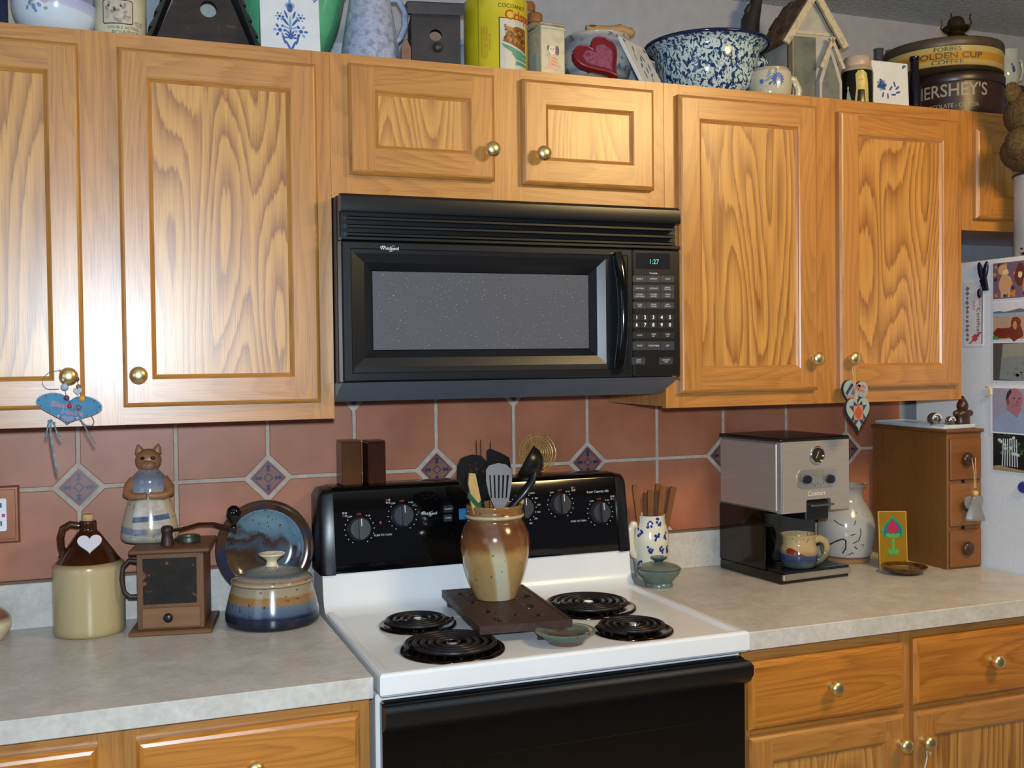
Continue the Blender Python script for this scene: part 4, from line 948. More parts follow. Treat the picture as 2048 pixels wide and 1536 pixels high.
hs_ = G().add(g_holed(rrect(-W_, W_, .170, .346, .004), [], -D_, -D_+.02, 'y'))
z0, z1 = .172, .346
pn = [(-W_, z0), (-.030, z0), (-.030, z0+.026), (-.026, z0+.030), (.044, z0+.030), (.048, z0+.026), (.048, z0), (W_, z0), (W_, z1), (-W_, z1)]
part('housing', t, G().box(-W_, W_, -D_+.014, D_, z0, z1, .006).prism(pn, -D_, -D_+.015, 'y'), STEEL, smooth=False)
part('corner_trim', t, G().tube([(-W_+.004, -D_+.004, z0+.001), (-W_+.004, -D_+.004, z1-.001)], .0052, 10), M('e0dde0', .22, .9), ang=60)
part('lid', t, G().box(-W_-.002, W_+.002, -D_-.002, D_, z1, z1+.009, .003), BLACK)
YQ = -D_-.0005
fx = lambda px: -W_+(px-1564)/134*2*W_
fz = lambda px, py: .346-(py-(881-(px-1564)*.055))/147*(.346-.172)*1.0
ga = part('gauge', t, G().lathe([(.0215, 0), (.0225, .004), (.0205, .006), (.0185, .005), (.0185, .002)], 32, T=Matrix.Translation((fx(1633), YQ, fz(1633, 907))) @ AX), CHROME, ang=50)
part('dial', ga, G().lathe([(0, .0022), (.0185, .0022)], 32, T=Matrix.Translation((fx(1633), YQ, fz(1633, 907))) @ AX), M('2b2218', .15), smooth=False)
part('needle', ga, G().box(-.0008, .0008, -.008, .010, .0024, .003, T=Matrix.Translation((fx(1633), YQ, fz(1633, 907))) @ AX @ Matrix.Rotation(R(-28), 4, 'Z')), M('c9b890', .4), smooth=False)
cpn = part('control_plate', t, G().prism(rrect(fx(1594), fx(1672), fz(1633, 975), fz(1633, 936), .018), YQ-.002, YQ+.001, 'y'), M('b9b6b2', .3, .8), smooth=False)
for px_ in (1611, 1657): part('knob', cpn, G().lathe([(0, .012), (.009, .0115), (.0105, .009), (.011, 0)], 24, T=Matrix.Translation((fx(px_), YQ-.002, fz(px_, 957))) @ AX), M('1c1a2a', .25), ang=50)
part('clock_display', cpn, G().prism(rrect(fx(1623), fx(1645), fz(1633, 950), fz(1633, 941), .004), YQ-.003, YQ-.0015, 'y'), M('7c7860', .3), smooth=False)
g = G()
for q in range(5): g.lathe([(0, .0004), (.0016, .0004), (.0016, 0)], 8, T=Matrix.Translation((fx(1623+q*5.5), YQ-.002, fz(1633, 966+(q % 2)*4))) @ AX)
part('buttons', cpn, g, M('2a2830', .4), smooth=False, kind='stuff')
part('brand_name', t, G().text('Cuisinart', .0155, Matrix.Translation((fx(1632), YQ-.0004, fz(1632, 987))) @ AX, 0, .15), M('e6e2dc', .4), smooth=False)
part('dispense_lever', t, G().box(-.022, .046, -D_-.016, -D_+.01, .186, .191, .001), M('8a8884', .2, .9), smooth=False)
part('spout', t, G().box(-.028, .046, -D_+.004, -.02, .150, .1985, .003), BLACK)
# mug on its tray
MG = oz(1617, 1137, ZC+.0325); t = thing('pottery_mug', 'tan and blue glazed pottery mug on the coffee maker tray', 'mug', (MG.x-.002, MG.y+.036, ZC+.032), -10)
mp_ = smooth_prof([(.036, 0), (.039, .003), (.0455, .018), (.0470, .032), (.0445, .046), (.0405, .058), (.0405, .070), (.0440, .079), (.0450, .082)], 4)
part('body', t, G().lathe(wall_prof(mp_, .004), 40), bands('mug_glaze', .082, [(0, '3a4048'), (.12, '46504a'), (.28, '27345c'), (.40, '32425f'), (.44, '8a6c48'), (.58, 'a8906a'), (1, 'b39c74')], .045, '4a3420', .12), ang=60)
part('glaze_swoosh', t, G().wrap(cyl(prof_r(mp_), off=.0006, yaw0=-.45), polys=[[(-.034, .046), (-.024, .052), (-.010, .048), (.006, .038), (.016, .034), (0, .034), (-.02, .036), (-.032, .038)]], cuts=4), M('6a2e14', .12), ang=60)
part('handle', t, G().tube([(.040, 0, .062), (.055, 0, .067), (.070, 0, .060), (.076, 0, .044), (.072, 0, .026), (.058, 0, .012), (.042, 0, .008)], [.007, .0068, .0065, .0062, .006, .0058, .006], 10, flat=1.4), bands('mug_handle', .07, [(0, '4c5a4c'), (.4, '6d6a50'), (.6, '9c8a64'), (1, 'a8946c')], .03, None, .12), ang=60)
# speckled vase behind
t = thing('stoneware_vase', 'grey-white stoneware vase with dark drips and a spout behind the coffee maker', 'vase', (1.432, -.098, ZC))
vp = smooth_prof([(.060, 0), (.062, .004), (.062, .012), (.068, .03), (.074, .062), (.076, .090), (.071, .120), (.058, .148), (.0475, .166), (.044, .182), (.047, .195), (.053, .204), (.054, .207)], 4)
vm = part('body', t, G().lathe(wall_prof(vp, .004), 44), bands('vase_glaze', .207, [(0, '8a6a48'), (.06, '8a6a48'), (.075, '4a2c2c'), (.1, 'a5a6a4'), (.5, 'aaaaa6'), (.8, '9c9c98'), (1, '8d8c8a')], .006, '5a4a48', .14, None, 9, .69, 90), ang=60)
g = G(); f_ = cyl(prof_r(vp), off=.0008, yaw0=-.62)
def drip(pts, w_):
    for (a, b), (c_, d_) in zip(pts, pts[1:]):
        dx, dy = c_-a, d_-b; L_ = math.hypot(dx, dy); nx, ny = -dy/L_*w_, dx/L_*w_
        g.wrap(f_, polys=[[(a-nx, b-ny), (c_-nx*.7, d_-ny*.7), (c_+nx*.7, d_+ny*.7), (a+nx, b+ny)]], cuts=1)
drip([(-.05, .05), (-.03, .062), (-.012, .070), (-.004, .066), (-.004, .045), (-.012, .03)], .0022); drip([(.014, .058), (.03, .066), (.036, .085), (.034, .098)], .0013)
drip([(-.035, .118), (-.02, .108), (-.006, .104)], .0012); drip([(.008, .080), (.02, .083)], .0014); drip([(.022, .118), (.018, .107)], .0012); drip([(.018, .05), (.026, .042)], .0016); drip([(.01, .034), (.016, .03)], .0016)
part('drip_marks', t, g, M('35232a', .2), smooth=False)
part('spout', t, G().add(([(.040, -.02, .200), (.072, -.004, .207), (.072, .004, .207), (.040, .02, .200), (.044, 0, .182)], [(0, 1, 4), (2, 3, 4), (1, 2, 4)])), mottle('vase_spout', ['8d8c8a', 'a5a4a0'], 30, .15))
# rose tile
p = at(1790, 1136); t = thing('rose_tile', 'narrow mustard art tile with a red rose standing behind the brown dish', 'tile', (1.470, -.238, ZC), 0, None, (R(-4), 0, R(-22)))
part('tile_body', t, G().box(-.036, .036, -.005, .005, 0, .148, .001), M('8f6a14', .2), smooth=False)
part('edge', t, G().add(g_holed([(-.0362, .0002), (.0362, .0002), (.0362, .148), (-.0362, .148)], [[(-.0345, .002), (.0345, .002), (.0345, .1462), (-.0345, .1462)]], -.0056, -.0048, 'y')), M('c9a84c', .3), smooth=False)
g = G(); k_ = lambda P, m_, d: g.prism([(a*.9, b*.9+.01) for a, b in P], -.0052-d, -.004, 'y', m_)
leafh = [(0, .140), (.016, .126), (.028, .110), (.031, .096), (.028, .078), (.014, .076), (.006, .082), (0, .080), (-.006, .082), (-.014, .076), (-.028, .078), (-.031, .096), (-.028, .110), (-.016, .126)]
k_(leafh, 0, .0006); k_([(a*.84, .098+(b-.098)*.84) for a, b in leafh], 1, .0010)
k_([(0, .130), (.010, .118), (.016, .105), (.013, .094), (0, .090), (-.013, .094), (-.016, .105), (-.010, .118)], 2, .0016)
k_([(-.003, .092), (.003, .092), (.005, .05), (.004, .03), (-.004, .03), (-.005, .05)], 3, .0012)
for sx in (-1, 1): k_(ell(sx*.012, .084, .010, .006, 10, .5*sx), 3, .0014); k_(ell(sx*.009, .036, .006, .011, 10, -.6*sx), 3, .0014)
part('rose_relief', t, g, [M('3f8a5c', .2), M('2e6a74', .2), M('a82f48', .2), M('5a9a48', .2)], smooth=False)
# brown dish
t = thing('brown_saucer', 'small brown glazed saucer in front of the rose tile', 'dish', (1.452, -.300, ZC))
part('saucer', t, G().lathe([(0, 0), (.034, 0), (.038, .004), (.052, .012), (.057, .018), (.0555, .0195), (.044, .0135), (.036, .0105), (0, .010)], 40), mottle('brown_glaze', ['46280f', '5c3818', '3a1f10'], 40, .1), ang=60)
part('well', t, G().lathe([(0, .0108), (.034, .0112), (.040, .0128)], 40), mottle('saucer_well', ['5f5442', '6d5c44'], 60, .12), ang=60)
# drawer cabinet
xa, xb, ya, yb, za, zb = 1.580, 1.692, -.311, -.026, ZC, 1.275
t = thing('drawer_cabinet', 'narrow wooden three-drawer cabinet on the counter beside the fridge', 'cabinet', ((xa+xb)/2, (ya+yb)/2, ZC))
part('body', t, G().box(xa, xb, ya, yb, za, zb-.009, .001, grain='z'), CHESTW, world=True, smooth=False)
part('top', t, G().box(xa-.006, xb+.006, ya-.008, yb+.002, zb-.009, zb, .003, grain='y'), CHESTW, world=True, smooth=False)
for q, (y0, y1) in enumerate(((876, 958), (966, 1050), (1058, 1131))):
    z_1, z_0 = oy(1935, y0, ya).z, oy(1935, y1, ya).z
    d = part('drawer', t, G().box(xa+.006, xb-.005, ya-.007, ya+.002, z_0, z_1, .0015, grain='x'), CHESTF, world=True, smooth=False)
    zc = (z_0+z_1)/2; part('knob', d, G().lathe([(0, .016), (.010, .0155), (.0165, .012), (.018, .007), (.012, .004), (.009, 0)], 28, T=Matrix.Translation(((xa+xb)/2, ya-.007, zc)) @ AX), M('3d2413', .3), world=True, ang=60)
    if q == 0: kz = zc
    if q < 2: part('latch', t, G().lathe([(0, .004), (.004, .003), (.005, 0)], 12, T=Matrix.Translation(((xa+xb)/2-.004, ya-.0005, z_0-.005)) @ AX), M('2a1a10', .4, .5), world=True)
cxm = (xa+xb)/2
# glass angel hanging from the top drawer knob
t = thing('angel_ornament', 'clear glass angel ornament hanging from the top drawer knob', 'ornament', (cxm+.004, ya-.034, kz-.155))
GL = N('ornament_glass'); GL.fin('c3cacc', .05); GL.b.inputs['Transmission Weight'].default_value = .75; GL.b.inputs['Alpha'].default_value = .85; GL = GL.m
part('gown', t, G().lathe(smooth_prof([(.029, 0), (.027, .012), (.020, .030), (.011, .050), (.006, .060)], 3)+[(0, .062)], 24, sy=.5), GL, ang=60)
part('head', t, G().ball(.008, (0, 0, .069)), M('c9a468', .3), ang=60)
for sx in (-1, 1): part('wing', t, G().prism([(0, .052), (sx*.012, .062), (sx*.028, .060), (sx*.030, .045), (sx*.022, .030), (sx*.006, .036)], .004, .007, 'y'), GL, smooth=False)
part('halo', t, G().tube([(.011*cos(2*pi*i/16), 0, .075+.008*sin(2*pi*i/16)) for i in range(16)], .0009, 5, closed=True), M('c9b27a', .2, .9))
part('cord', t, G().tube([(-.0035, 0, .083), (-.003, .0, .12), (-.007, .004, .160)], .0008, 5).tube([(.001, 0, .083), (.002, .0, .12), (.004, .004, .160)], .0008, 5), M('d8c8a0', .3), smooth=False)
# tray and ornaments on the drawer cabinet
t = thing('ceramic_tray', 'pale glazed slab tray lying on top of the drawer cabinet', 'tray', (cxm-.004, (ya+yb)/2, zb))
part('slab', t, G().box(-.056, .050, -.138, .13, 0, .0085, .003), mottle('tray_glaze', ['b9c0c4', 'c6cbc9'], 20, .15), ang=50)
part('ridge', t, G().tube([(-.052, -.134, .009), (-.052, .126, .009), (.046, .126, .009), (.046, -.134, .009)], .003, 6, closed=True), mottle('tray_ridge', ['b3bcc4', 'cbd0cd'], 20, .15), ang=60)
ZTR = zb+.0095
for q, (x, y, r_) in enumerate(((1868, 850, .0165), (1900, 850, .012))):
    X = cxm-.022+q*.018; Y = -.262-q*.03
    t = thing('glass_ball', ('larger' if q == 0 else 'smaller')+' of two mirrored glass bird ornaments on the tray', 'ornament', (oy(x, y, Y).x, Y, ZTR))
    part('bubble', t, G().ball(r_, (0, 0, r_), sc=(1.05, 1, 1)), M('a39ea0', .08, .9), ang=60)
    part('swirl', t, G().tube([(r_*1.06*cos(a)*.8, -r_*.7, r_+r_*.75*sin(a)) for a in [pi*i/10 for i in range(11)]], r_*.14, 6), WHITE, ang=60)
    part('beak', t, G().lathe([(0, r_*.6), (r_*.18, 0)], 8, T=Matrix.Translation((-r_*.8, -r_*.5, r_*.4)) @ Matrix.Rotation(R(-140), 4, 'Y')), M('3a2c3c', .2))
t = thing('brown_figurine', 'small dark brown angel figurine with pointed hood on the tray', 'figurine', (oy(1925, 848, -.285).x, -.285, ZTR))
BF = mottle('brown_clay', ['331a12', '45261a'], 40, .35)
part('torso', t, G().lathe(smooth_prof([(.019, 0), (.0205, .004), (.020, .02), (.022, .030), (.017, .038), (.009, .042)], 3)+[(0, .043)], 20, sy=.8), BF, ang=60)
part('hood', t, G().lathe(smooth_prof([(.010, .036), (.0145, .046), (.0135, .056), (.008, .066), (.003, .074), (0, .076)], 3), 20), BF, ang=60)
for sx in (-1, 1): part('arm', t, G().ball(.0095, (sx*.0215, -.002, .030), sc=(1.1, .8, .9)), BF, ang=60)
part('face', t, G().ball(.008, (.003, -.0085, .049), sc=(1, .6, 1.1)), M('6b3c28', .4), ang=60)

# ------------------------------------------------------------------ hangings on the cabinet knobs
def KN(x, z): return Vector((x, YF-.019-.018, z))
random.seed(2)
k = KN(-.497, 1.447); yh = k.y-.008
c = oy(133, 822, yh); t = thing('heart_sign', 'wide blue wooden heart sign hanging from the left cabinet knob', 'sign', (c.x, yh, c.z-.026), 0, None, (0, R(8), 0))
BLU = mottle('heart_blue', ['3d7090', '487e9e'], 30, .7, spec=.2); HP = [(a*(1+.45*(1-b/.056)), b+.001) for a, b in heart(.100, .056)]
part('heart', t, G().prism(HP, -.003, .003, 'y'), BLU, smooth=False)
part('edge_line', t, G().add(g_holed([(a*1.0, b) for a, b in HP], [[(a*.965, .026+(b-.026)*.955) for a, b in HP]], -.0036, -.003, 'y')), M('2f4a6e', .4), smooth=False)
part('dashes', t, G().tube([(0, 0, 0), (.0001, 0, 0)], .0001, 4), M('1d2a52', .5)) if False else None
g = G()
for i in range(0, 40):
    if i % 2 == 0: a, b = HP[i]; g.lathe([(0, .0008), (.0013, .0006), (.0015, 0)], 6, T=Matrix.Translation((a*.92, -.003, .026+(b-.026)*.90)) @ AX)
part('painted_dots', t, g, M('1d2a52', .5), smooth=False, kind='stuff')
part('lettering', t, G().text('Bless', .015, Matrix.Translation((-.017, -.0034, .036)) @ AX, 0, .2, .01), M('a05a6a', .5), smooth=False)
part('lettering', t, G().text('House', .014, Matrix.Translation((.006, -.0034, .024)) @ AX, 0, .2, .01), M('a05a6a', .5), smooth=False)
part('small_heart', t, G().prism([(a, b) for a, b in heart(.021, .012)], -.0042, -.003, 'y'), M('1f2a5a', .4), (0, 0, .0055), smooth=False)
for sx in (-.016, .016): part('pink_heart', t, G().prism(heart(.005, .005), -.004, -.003, 'y'), M('a8506a', .4), (sx, 0, .0125), smooth=False)
t = thing('bead_string', 'string of mixed beads and a tiny pewter heart hanging on the left cabinet knob', 'beads', (k.x, k.y, k.z-.012))
W3_ = lambda x, y, d=.004: tuple(oy(x, y, k.y-d)-t.location)
lp_ = [(127, 755), (128, 768), (130, 779), (133, 795), (137, 806), (142, 812), (150, 816), (158, 812), (163, 800), (160, 785), (157, 772), (154, 757)]
part('thread', t, G().tube([W3_(a, b, .003+.008*sin(pi*i/11)) for i, (a, b) in enumerate(lp_)], .0006, 5), M('3a3440', .5))
for (x, y, r_, m_, n_) in ((127, 759, .004, 'b9bcc4', 'silver_bead'), (129, 774, .0068, '93a8bc', 'blue_bead'), (133, 796, .0052, '4a3f50', 'dark_bead'), (139, 812, .0048, 'a8203a', 'red_bead'), (147, 815, .0042, '8a8478', 'clear_bead'), (157, 815, .0055, '6b5c64', 'metal_bead'), (164, 797, .0056, 'd89420', 'amber_bead'), (157, 773, .0044, '7a5c50', 'brown_bead'), (154, 758, .0042, '5c4444', 'wood_bead')):
    part(n_, t, G().ball(r_, W3_(x, y, .010), n=10, m=7), M(m_, .15), ang=60)
hx_ = W3_(155, 783, .013); part('pewter_heart', t, G().prism(heart(.015, .015), -.002, .003, 'y'), M('3a3a3e', .35), (hx_[0], hx_[1], hx_[2]-.008), smooth=False)
RB = M('5c7480', .4, 0, .5, .1)
def ribbon(name, label, pts, w_=.0016, Y=None):
    Yr = Y or (k.y-.006); P0 = oy(*pts[0], Yr); t = thing(name, label, 'ribbon', P0, 0, None)
    Q = []
    for i in range(len(pts)-1):
        p0, p1, p2, p3 = pts[max(i-1, 0)], pts[i], pts[i+1], pts[min(i+2, len(pts)-1)]
        for q in range(6):
            u = q/6; Q.append(tuple(.5*((2*p1[a])+(-p0[a]+p2[a])*u+(2*p0[a]-5*p1[a]+4*p2[a]-p3[a])*u*u+(-p0[a]+3*p1[a]-3*p2[a]+p3[a])*u**3) for a in (0, 1)))
    Q.append(pts[-1])
    part('strand', t, G().tube([tuple(oy(a, b, Yr-.002*sin(i*.7))-P0) for i, (a, b) in enumerate(Q)], w_, 6, flat=.35), RB, ang=60)
    part('knot', t, G().ball(w_*1.6, (0, 0, 0), n=8, m=6), RB, ang=60)
ribbon('ribbon', 'pale blue ribbon loop curling left of the heart sign knob', [(120, 741), (100, 744), (86, 757), (86, 770), (96, 778), (118, 778)], .0011)
ribbon('ribbon', 'longest pale blue ribbon tail hanging below the heart sign', [(102, 842), (101, 865), (104, 890), (109, 920), (115, 948)], .0019, yh+.004)
ribbon('ribbon', 'short pale blue ribbon tail at the far left under the heart', [(98, 842), (95, 855), (92, 874)], .0015, yh+.004)
ribbon('ribbon', 'short pale blue ribbon tail curving right under the heart left lobe', [(108, 846), (113, 862), (122, 878)], .0015, yh+.004)
ribbon('ribbon', 'pale blue ribbon tail slanting right from the heart sign', [(150, 815), (163, 842), (176, 864), (190, 888)], .0018, yh-.006)
ribbon('ribbon', 'small pale blue ribbon loop at the right tip of the heart sign', [(161, 840), (172, 850), (184, 850), (188, 842), (182, 830)], .0011, yh-.006)
# quilt hearts on the right-hand cabinet knob
k2 = KN(1.256, 1.462)
def quilt(label, px, py, wpx, hpx, Y, build, rot):
    c = oy(px, py, Y); s_ = S(c); w_, h_ = wpx*s_*1.06, hpx*s_
    t = thing('quilt_heart', label, 'ornament', (c.x, Y, c.z-h_/2), 0, 'quilt hearts on the knob', (0, R(rot), 0))
    H_ = heart(w_, h_); part('heart', t, G().prism(H_, -.004, .004, 'y'), M('8d9c98', .5), smooth=False)
    part('dark_edge', t, G().prism([(a*1.02, h_/2+(b-h_/2)*1.02) for a, b in H_], -.002, .0055, 'y'), M('2a2634', .6), smooth=False)
    g = G(); ms = build(g, w_, h_); part('quilt_print', t, g, ms, smooth=False)
    top = Vector((0, 0, h_*.80)); kk = k2-t.location; ir = Matrix.Rotation(-R(rot), 4, 'Y')
    kk = ir @ Vector((k2.x-t.location.x, k2.y+.004-t.location.y, k2.z-.006-t.location.z))
    part('hanging_cord', t, G().tube([(top.x-.001, 0, top.z), (kk.x-.004, kk.y, kk.z)], .0007, 5).tube([(top.x+.001, 0, top.z), (kk.x+.004, kk.y, kk.z)], .0007, 5), M('c9a468', .5), smooth=False)
def q_star(g, w_, h_):
    d = -.0046; P = lambda pts, m_, e=0: g.poly([(a*w_, d-e, b*h_) for a, b in pts], m_)
    a0, a1, b0, b1 = -.20, .20, .34, .78
    P([(a0, b0), (a1, b0), (a1, b1), (a0, b1)], 0); P([(0, b0), (a1, (b0+b1)/2), (0, b1), (a0, (b0+b1)/2)], 1, .0003)
    for pts in ([(a0, b1), (a0-.18, b1), (a0, .58)], [(a1, b1), (a1+.18, b1), (a1, .58)], [(a0, b0), (a0-.16, b0), (a0, .54)], [(a1, b0), (a1+.14, b0), (a1, .54)], [(a0, b0), (a0+.02, .16), (0, b0)], [(a1, b0), (a1-.06, .14), (.02, b0)], [(a0, b1), (a0+.02, .92), (0, b1)], [(a1, b1), (a1-.02, .92), (0, b1)]): P(pts, 2)
    return [M('b07058', .5), M('9c4c30', .5), M('2c3148', .5)]
def q_strip(g, w_, h_):
    d = -.0046; P = lambda pts, m_: g.poly([(a*w_, d, b*h_) for a, b in pts], m_)
    for q, m_ in enumerate((0, 1, 2, 3)): P([(-.42+q*.11, .56), (-.34+q*.11, .50), (-.12+q*.10, .86), (-.22+q*.10, .90)], m_)
    for q, m_ in enumerate((4, 3, 5)): P([(-.40+q*.11, .52), (-.30+q*.11, .48), (-.16+q*.08, .28), (-.26+q*.08, .34)], m_)
    for q, m_ in enumerate((4, 4, 1, 0)): P([(.05+q*.02, .88-q*.12), (.34, .88-q*.14), (.40-q*.03, .78-q*.14), (.12, .78-q*.12)], m_)
    return [M('2a3050', .5), M('7f93a0', .5), M('6f5c80', .5), M('a06a78', .5), M('b0654e', .5), M('a8803c', .5)]
quilt('strip-patchwork quilt heart hanging behind the star heart on the right cabinet knob', 1706, 792, 56, 62, k2.y+.004, q_strip, 6)
quilt('star-patchwork quilt heart hanging lowest from the right cabinet knob', 1716, 829, 53, 66, k2.y-.012, q_star, -3)
# string on the lower right door knob
P0 = Vector((1.213, YB-.019-.012, .630)); t = thing('string_loop', 'white string hanging from the lower right door knob', 'string', P0)
part('cord', t, G().tube([(0, 0, -.006), (-.004, -.006, -.03), (-.012, -.006, -.06), (-.02, -.004, -.11)], .0016, 6), M('c9c4c0', .6), ang=60)
part('bow', t, G().tube([(0, 0, -.006), (.006, -.008, -.02), (.002, -.008, -.026), (0, -.002, -.010)], .0011, 6), M('c9c4c0', .6), ang=60)

# ------------------------------------------------------------------ things on top of the cabinets
ZS = ZT+.0005
def tx(px, Y, py=90): return oy(px, py, Y).x
def tz(px, py, Y): return oy(px, py, Y).z-ZS
DW = mottle('delft_white', ['c4c6c8', 'd0d0d0'], 20, .22); DB = M('3d5c94', .3, 0, .5, .2, 200)
def delft(label, px0, px1, Y, py_top, motif, lean=7, w_=None, rot=None, loc=None):
    w_ = w_ or tx(px1, Y, 60)-tx(px0, Y, 60); h_ = w_
    L_ = loc or ((tx(px0, Y, 60)+tx(px1, Y, 60))/2, Y, ZS+.0006)
    t = thing('delft_tile', label, 'tile', L_, 0, 'blue and white tiles on the cabinets', rot or (R(-lean), 0, 0))
    part('tile_body', t, G().box(-w_/2, w_/2, -.004, .004, 0, h_, .001), DW, smooth=False)
    g = G(); motif(g, w_, h_); part('blue_painting', t, g, [DB, M('7f96bc', .3)], smooth=False, kind='stuff')
    return t
def pe(g, x, z, rx, ry, a=0, m_=0, n=10, d=-.0044): g.poly([(p[0], d, p[1]) for p in ell(x, z, rx, ry, n, a)], m_)
def bouquet(g, w_, h_):
    pe(g, 0, h_*.80, .010, .007, 0, 1); pe(g, 0, h_*.76, .006, .010); pe(g, 0, h_*.86, .003, .007, 0, 1)
    for sx in (-1, 1):
        for (x, z, r_) in ((.021, .60, .0068), (.021, .36, .010)):
            for q in range(6): pe(g, sx*x+r_*cos(q*pi/3), h_*z+r_*sin(q*pi/3), r_*.42, r_*.26, q*pi/3, q % 2)
            pe(g, sx*x, h_*z, r_*.42, r_*.42, 0, 0, 10, -.0046)
        pe(g, sx*.010, h_*.52, .011, .0026, sx*.9); pe(g, sx*.008, h_*.64, .009, .0022, sx*1.2); pe(g, sx*.010, h_*.42, .010, .002, sx*.3, 1); pe(g, sx*.014, h_*.22, .013, .0022, sx*1.3); pe(g, sx*.005, h_*.10, .012, .0024, sx*1.1)
        for q in range(3): pe(g, sx*(w_/2-.006-q*.003), h_-.006-(q % 2)*.004, .003, .0016, q, 0)
    for q in range(7): pe(g, .009*cos(pi*q/6), h_*.24+.012*sin(pi*q/6), .0045, .002, pi*q/6)
    pe(g, 0, h_*.45, .0028, .02, 0, 1); pe(g, 0, h_*.26, .006, .006)
def sprays(g, w_, h_):
    for q, (x, z, a) in enumerate(((-.02, .8, 1.2), (.0, .62, 1.0), (.015, .66, 1.9), (-.015, .45, .9), (.005, .38, 1.3), (.02, .30, .7), (-.02, .24, 1.6), (.01, .16, 1.1), (.03, .5, 1.4), (-.03, .6, 1.5))): pe(g, x, h_*z, .011, .0032, a, q % 2 if q > 5 else 0)
    pe(g, w_*.40, h_*.9, .006, .004); pe(g, -w_*.40, h_*.92, .006, .004)
def flower(g, w_, h_):
    for q in range(7): pe(g, -.028+.009*cos(q*.9), h_*.46+.009*sin(q*.9), .007, .005, q*.9, q % 2)
    pe(g, -.028, h_*.46, .009, .010)
    for q, (x, z, a) in enumerate(((.0, .40, .9), (.012, .50, 1.9), (.02, .42, .7), (.022, .32, .3), (.008, .26, .1), (-.01, .22, 1.6), (-.025, .24, 1.3))): pe(g, x, h_*z, .008, .0028, a, 0)
    pe(g, w_*.40, h_*.93, .005, .003); pe(g, w_*.36, h_*.90, .003, .004)
# -- from the left edge
t = thing('dark_bottle', 'dark blue glass bottle at the far left on the cabinet top', 'bottle', (tx(-8, -.24), -.24, ZS))
part('glass', t, G().lathe([(0, 0), (.022, 0), (.022, .09), (.009, .12), (.009, .15), (0, .15)], 20), M('1b1f3c', .08), ang=50); part('stopper', t, G().lathe([(0, .15), (.010, .15), (.010, .165), (0, .165)], 14), M('6b4a30', .6))
t = thing('cream_crock', 'cream crock behind the floral bowl at the left of the cabinet top', 'crock', (tx(42, -.075), -.078, ZS))
part('pot', t, G().lathe(wall_prof([(.05, 0), (.052, .01), (.052, .11), (.049, .12)]), 32), M('b3ab94', .3), ang=50); part('rim', t, G().tube([(.051*cos(2*pi*i/30), .051*sin(2*pi*i/30), .121) for i in range(30)], .003, 6, closed=True), M('a89f86', .3), ang=60)
t = thing('floral_bowl', 'white porcelain bowl with a floral band tilted at the cabinet edge', 'bowl', (tx(107, -.225)-.003, -.222, ZS+.006), 0, None, (0, R(8), 0))
bp_ = smooth_prof([(.048, 0), (.052, .003), (.066, .016), (.075, .034), (.080, .052), (.0815, .064)], 4)
part('bowl', t, G().lathe(wall_prof(bp_, .003), 44), bands('porcelain', .064, [(0, 'c4ccd2'), (.66, 'c4ccd4'), (.72, 'b3b4c8'), (1, '9c9cc0')], .0, None, .12), ang=60)
part('line', t, G().tube([(.0776*cos(2*pi*i/44), .0776*sin(2*pi*i/44), .046) for i in range(44)], .0009, 5, closed=True), M('2c3448', .3), ang=60)
g = G(); f_ = cyl(lambda v: prof_r(bp_)(v), off=.0007, yaw0=-.15)
for (u, v, r_, m_) in ((-.03, .038, .005, 0), (-.022, .032, .006, 0), (-.012, .036, .005, 0), (-.018, .026, .004, 0), (-.035, .030, .004, 0), (-.004, .046, .008, 1), (.006, .050, .007, 1), (-.008, .053, .006, 1), (-.04, .045, .004, 2), (.014, .042, .004, 2), (-.026, .043, .004, 2), (0, .032, .004, 2)): g.wrap(f_, polys=[ell(u, v, r_, r_*.7, 9, u*50)], mat=m_, cuts=1)
part('flowers', t, g, [M('6f86a0', .3), M('b59aa8', .3), M('7f9a84', .3)], smooth=False)
t = thing('woven_box', 'dark brown wooden box hidden behind the floral bowl', 'box', (tx(150, -.06), -.062, ZS)); part('box', t, G().box(-.055, .055, -.04, .04, 0, .10, .002), M('4a3a30', .6)); part('lid', t, G().box(-.058, .058, -.043, .043, .1, .112, .002), M('3f3028', .6))
# baking powder tin
Y = -.235; r_ = (tx(297, Y)-tx(190, Y))/2*.98; t = thing('baking_powder_tin', 'cream baking powder tin with a framed black picture', 'tin', (tx(242, Y), Y, ZS))
part('can', t, G().lathe([(0, 0), (r_, 0), (r_, .155), (r_*.95, .158), (r_*.95, .17), (0, .172)], 40), mottle('old_cream_print', ['b8ad8c', 'c4b998', 'b0a684'], 18, .4), ang=40)
zA, zB = tz(243, 47, Y-r_), tz(243, 2, Y-r_); g = G(); f_ = cyl(r_, off=.0005, yaw0=.1); fu = lambda px: (px-243)*S((tx(243, Y), Y-r_, 2.12))
g.wrap(f_, polys=[rrect(fu(201), fu(262), zA-.001, zB+.003, .005)], mat=0, cuts=4)
f2 = cyl(r_, off=.0009, yaw0=.1); f3 = cyl(r_, off=.0013, yaw0=.1); f4 = cyl(r_, off=.0017, yaw0=.1)
g.wrap(f2, polys=[rrect(fu(203), fu(260), zA+.001, zB+.001, .004)], mat=1, cuts=4)
random.seed(9)
for q in range(26): g.wrap(f3, polys=[ell(random.uniform(fu(207), fu(256)), random.uniform(zA+.005, zB-.003), .003, .0045, 7, random.random()*3)], mat=random.choice((2, 2, 3)), cuts=0)
for (u, v) in ((214, 12), (238, 12)): g.wrap(f4, polys=[ell(fu(u), tz(243, v, Y-r_), .0022, .0026, 8)], mat=0, cuts=0)
g.wrap(f4, polys=[ell(fu(226), tz(243, 20, Y-r_), .003, .0042, 8)], mat=4, cuts=0)
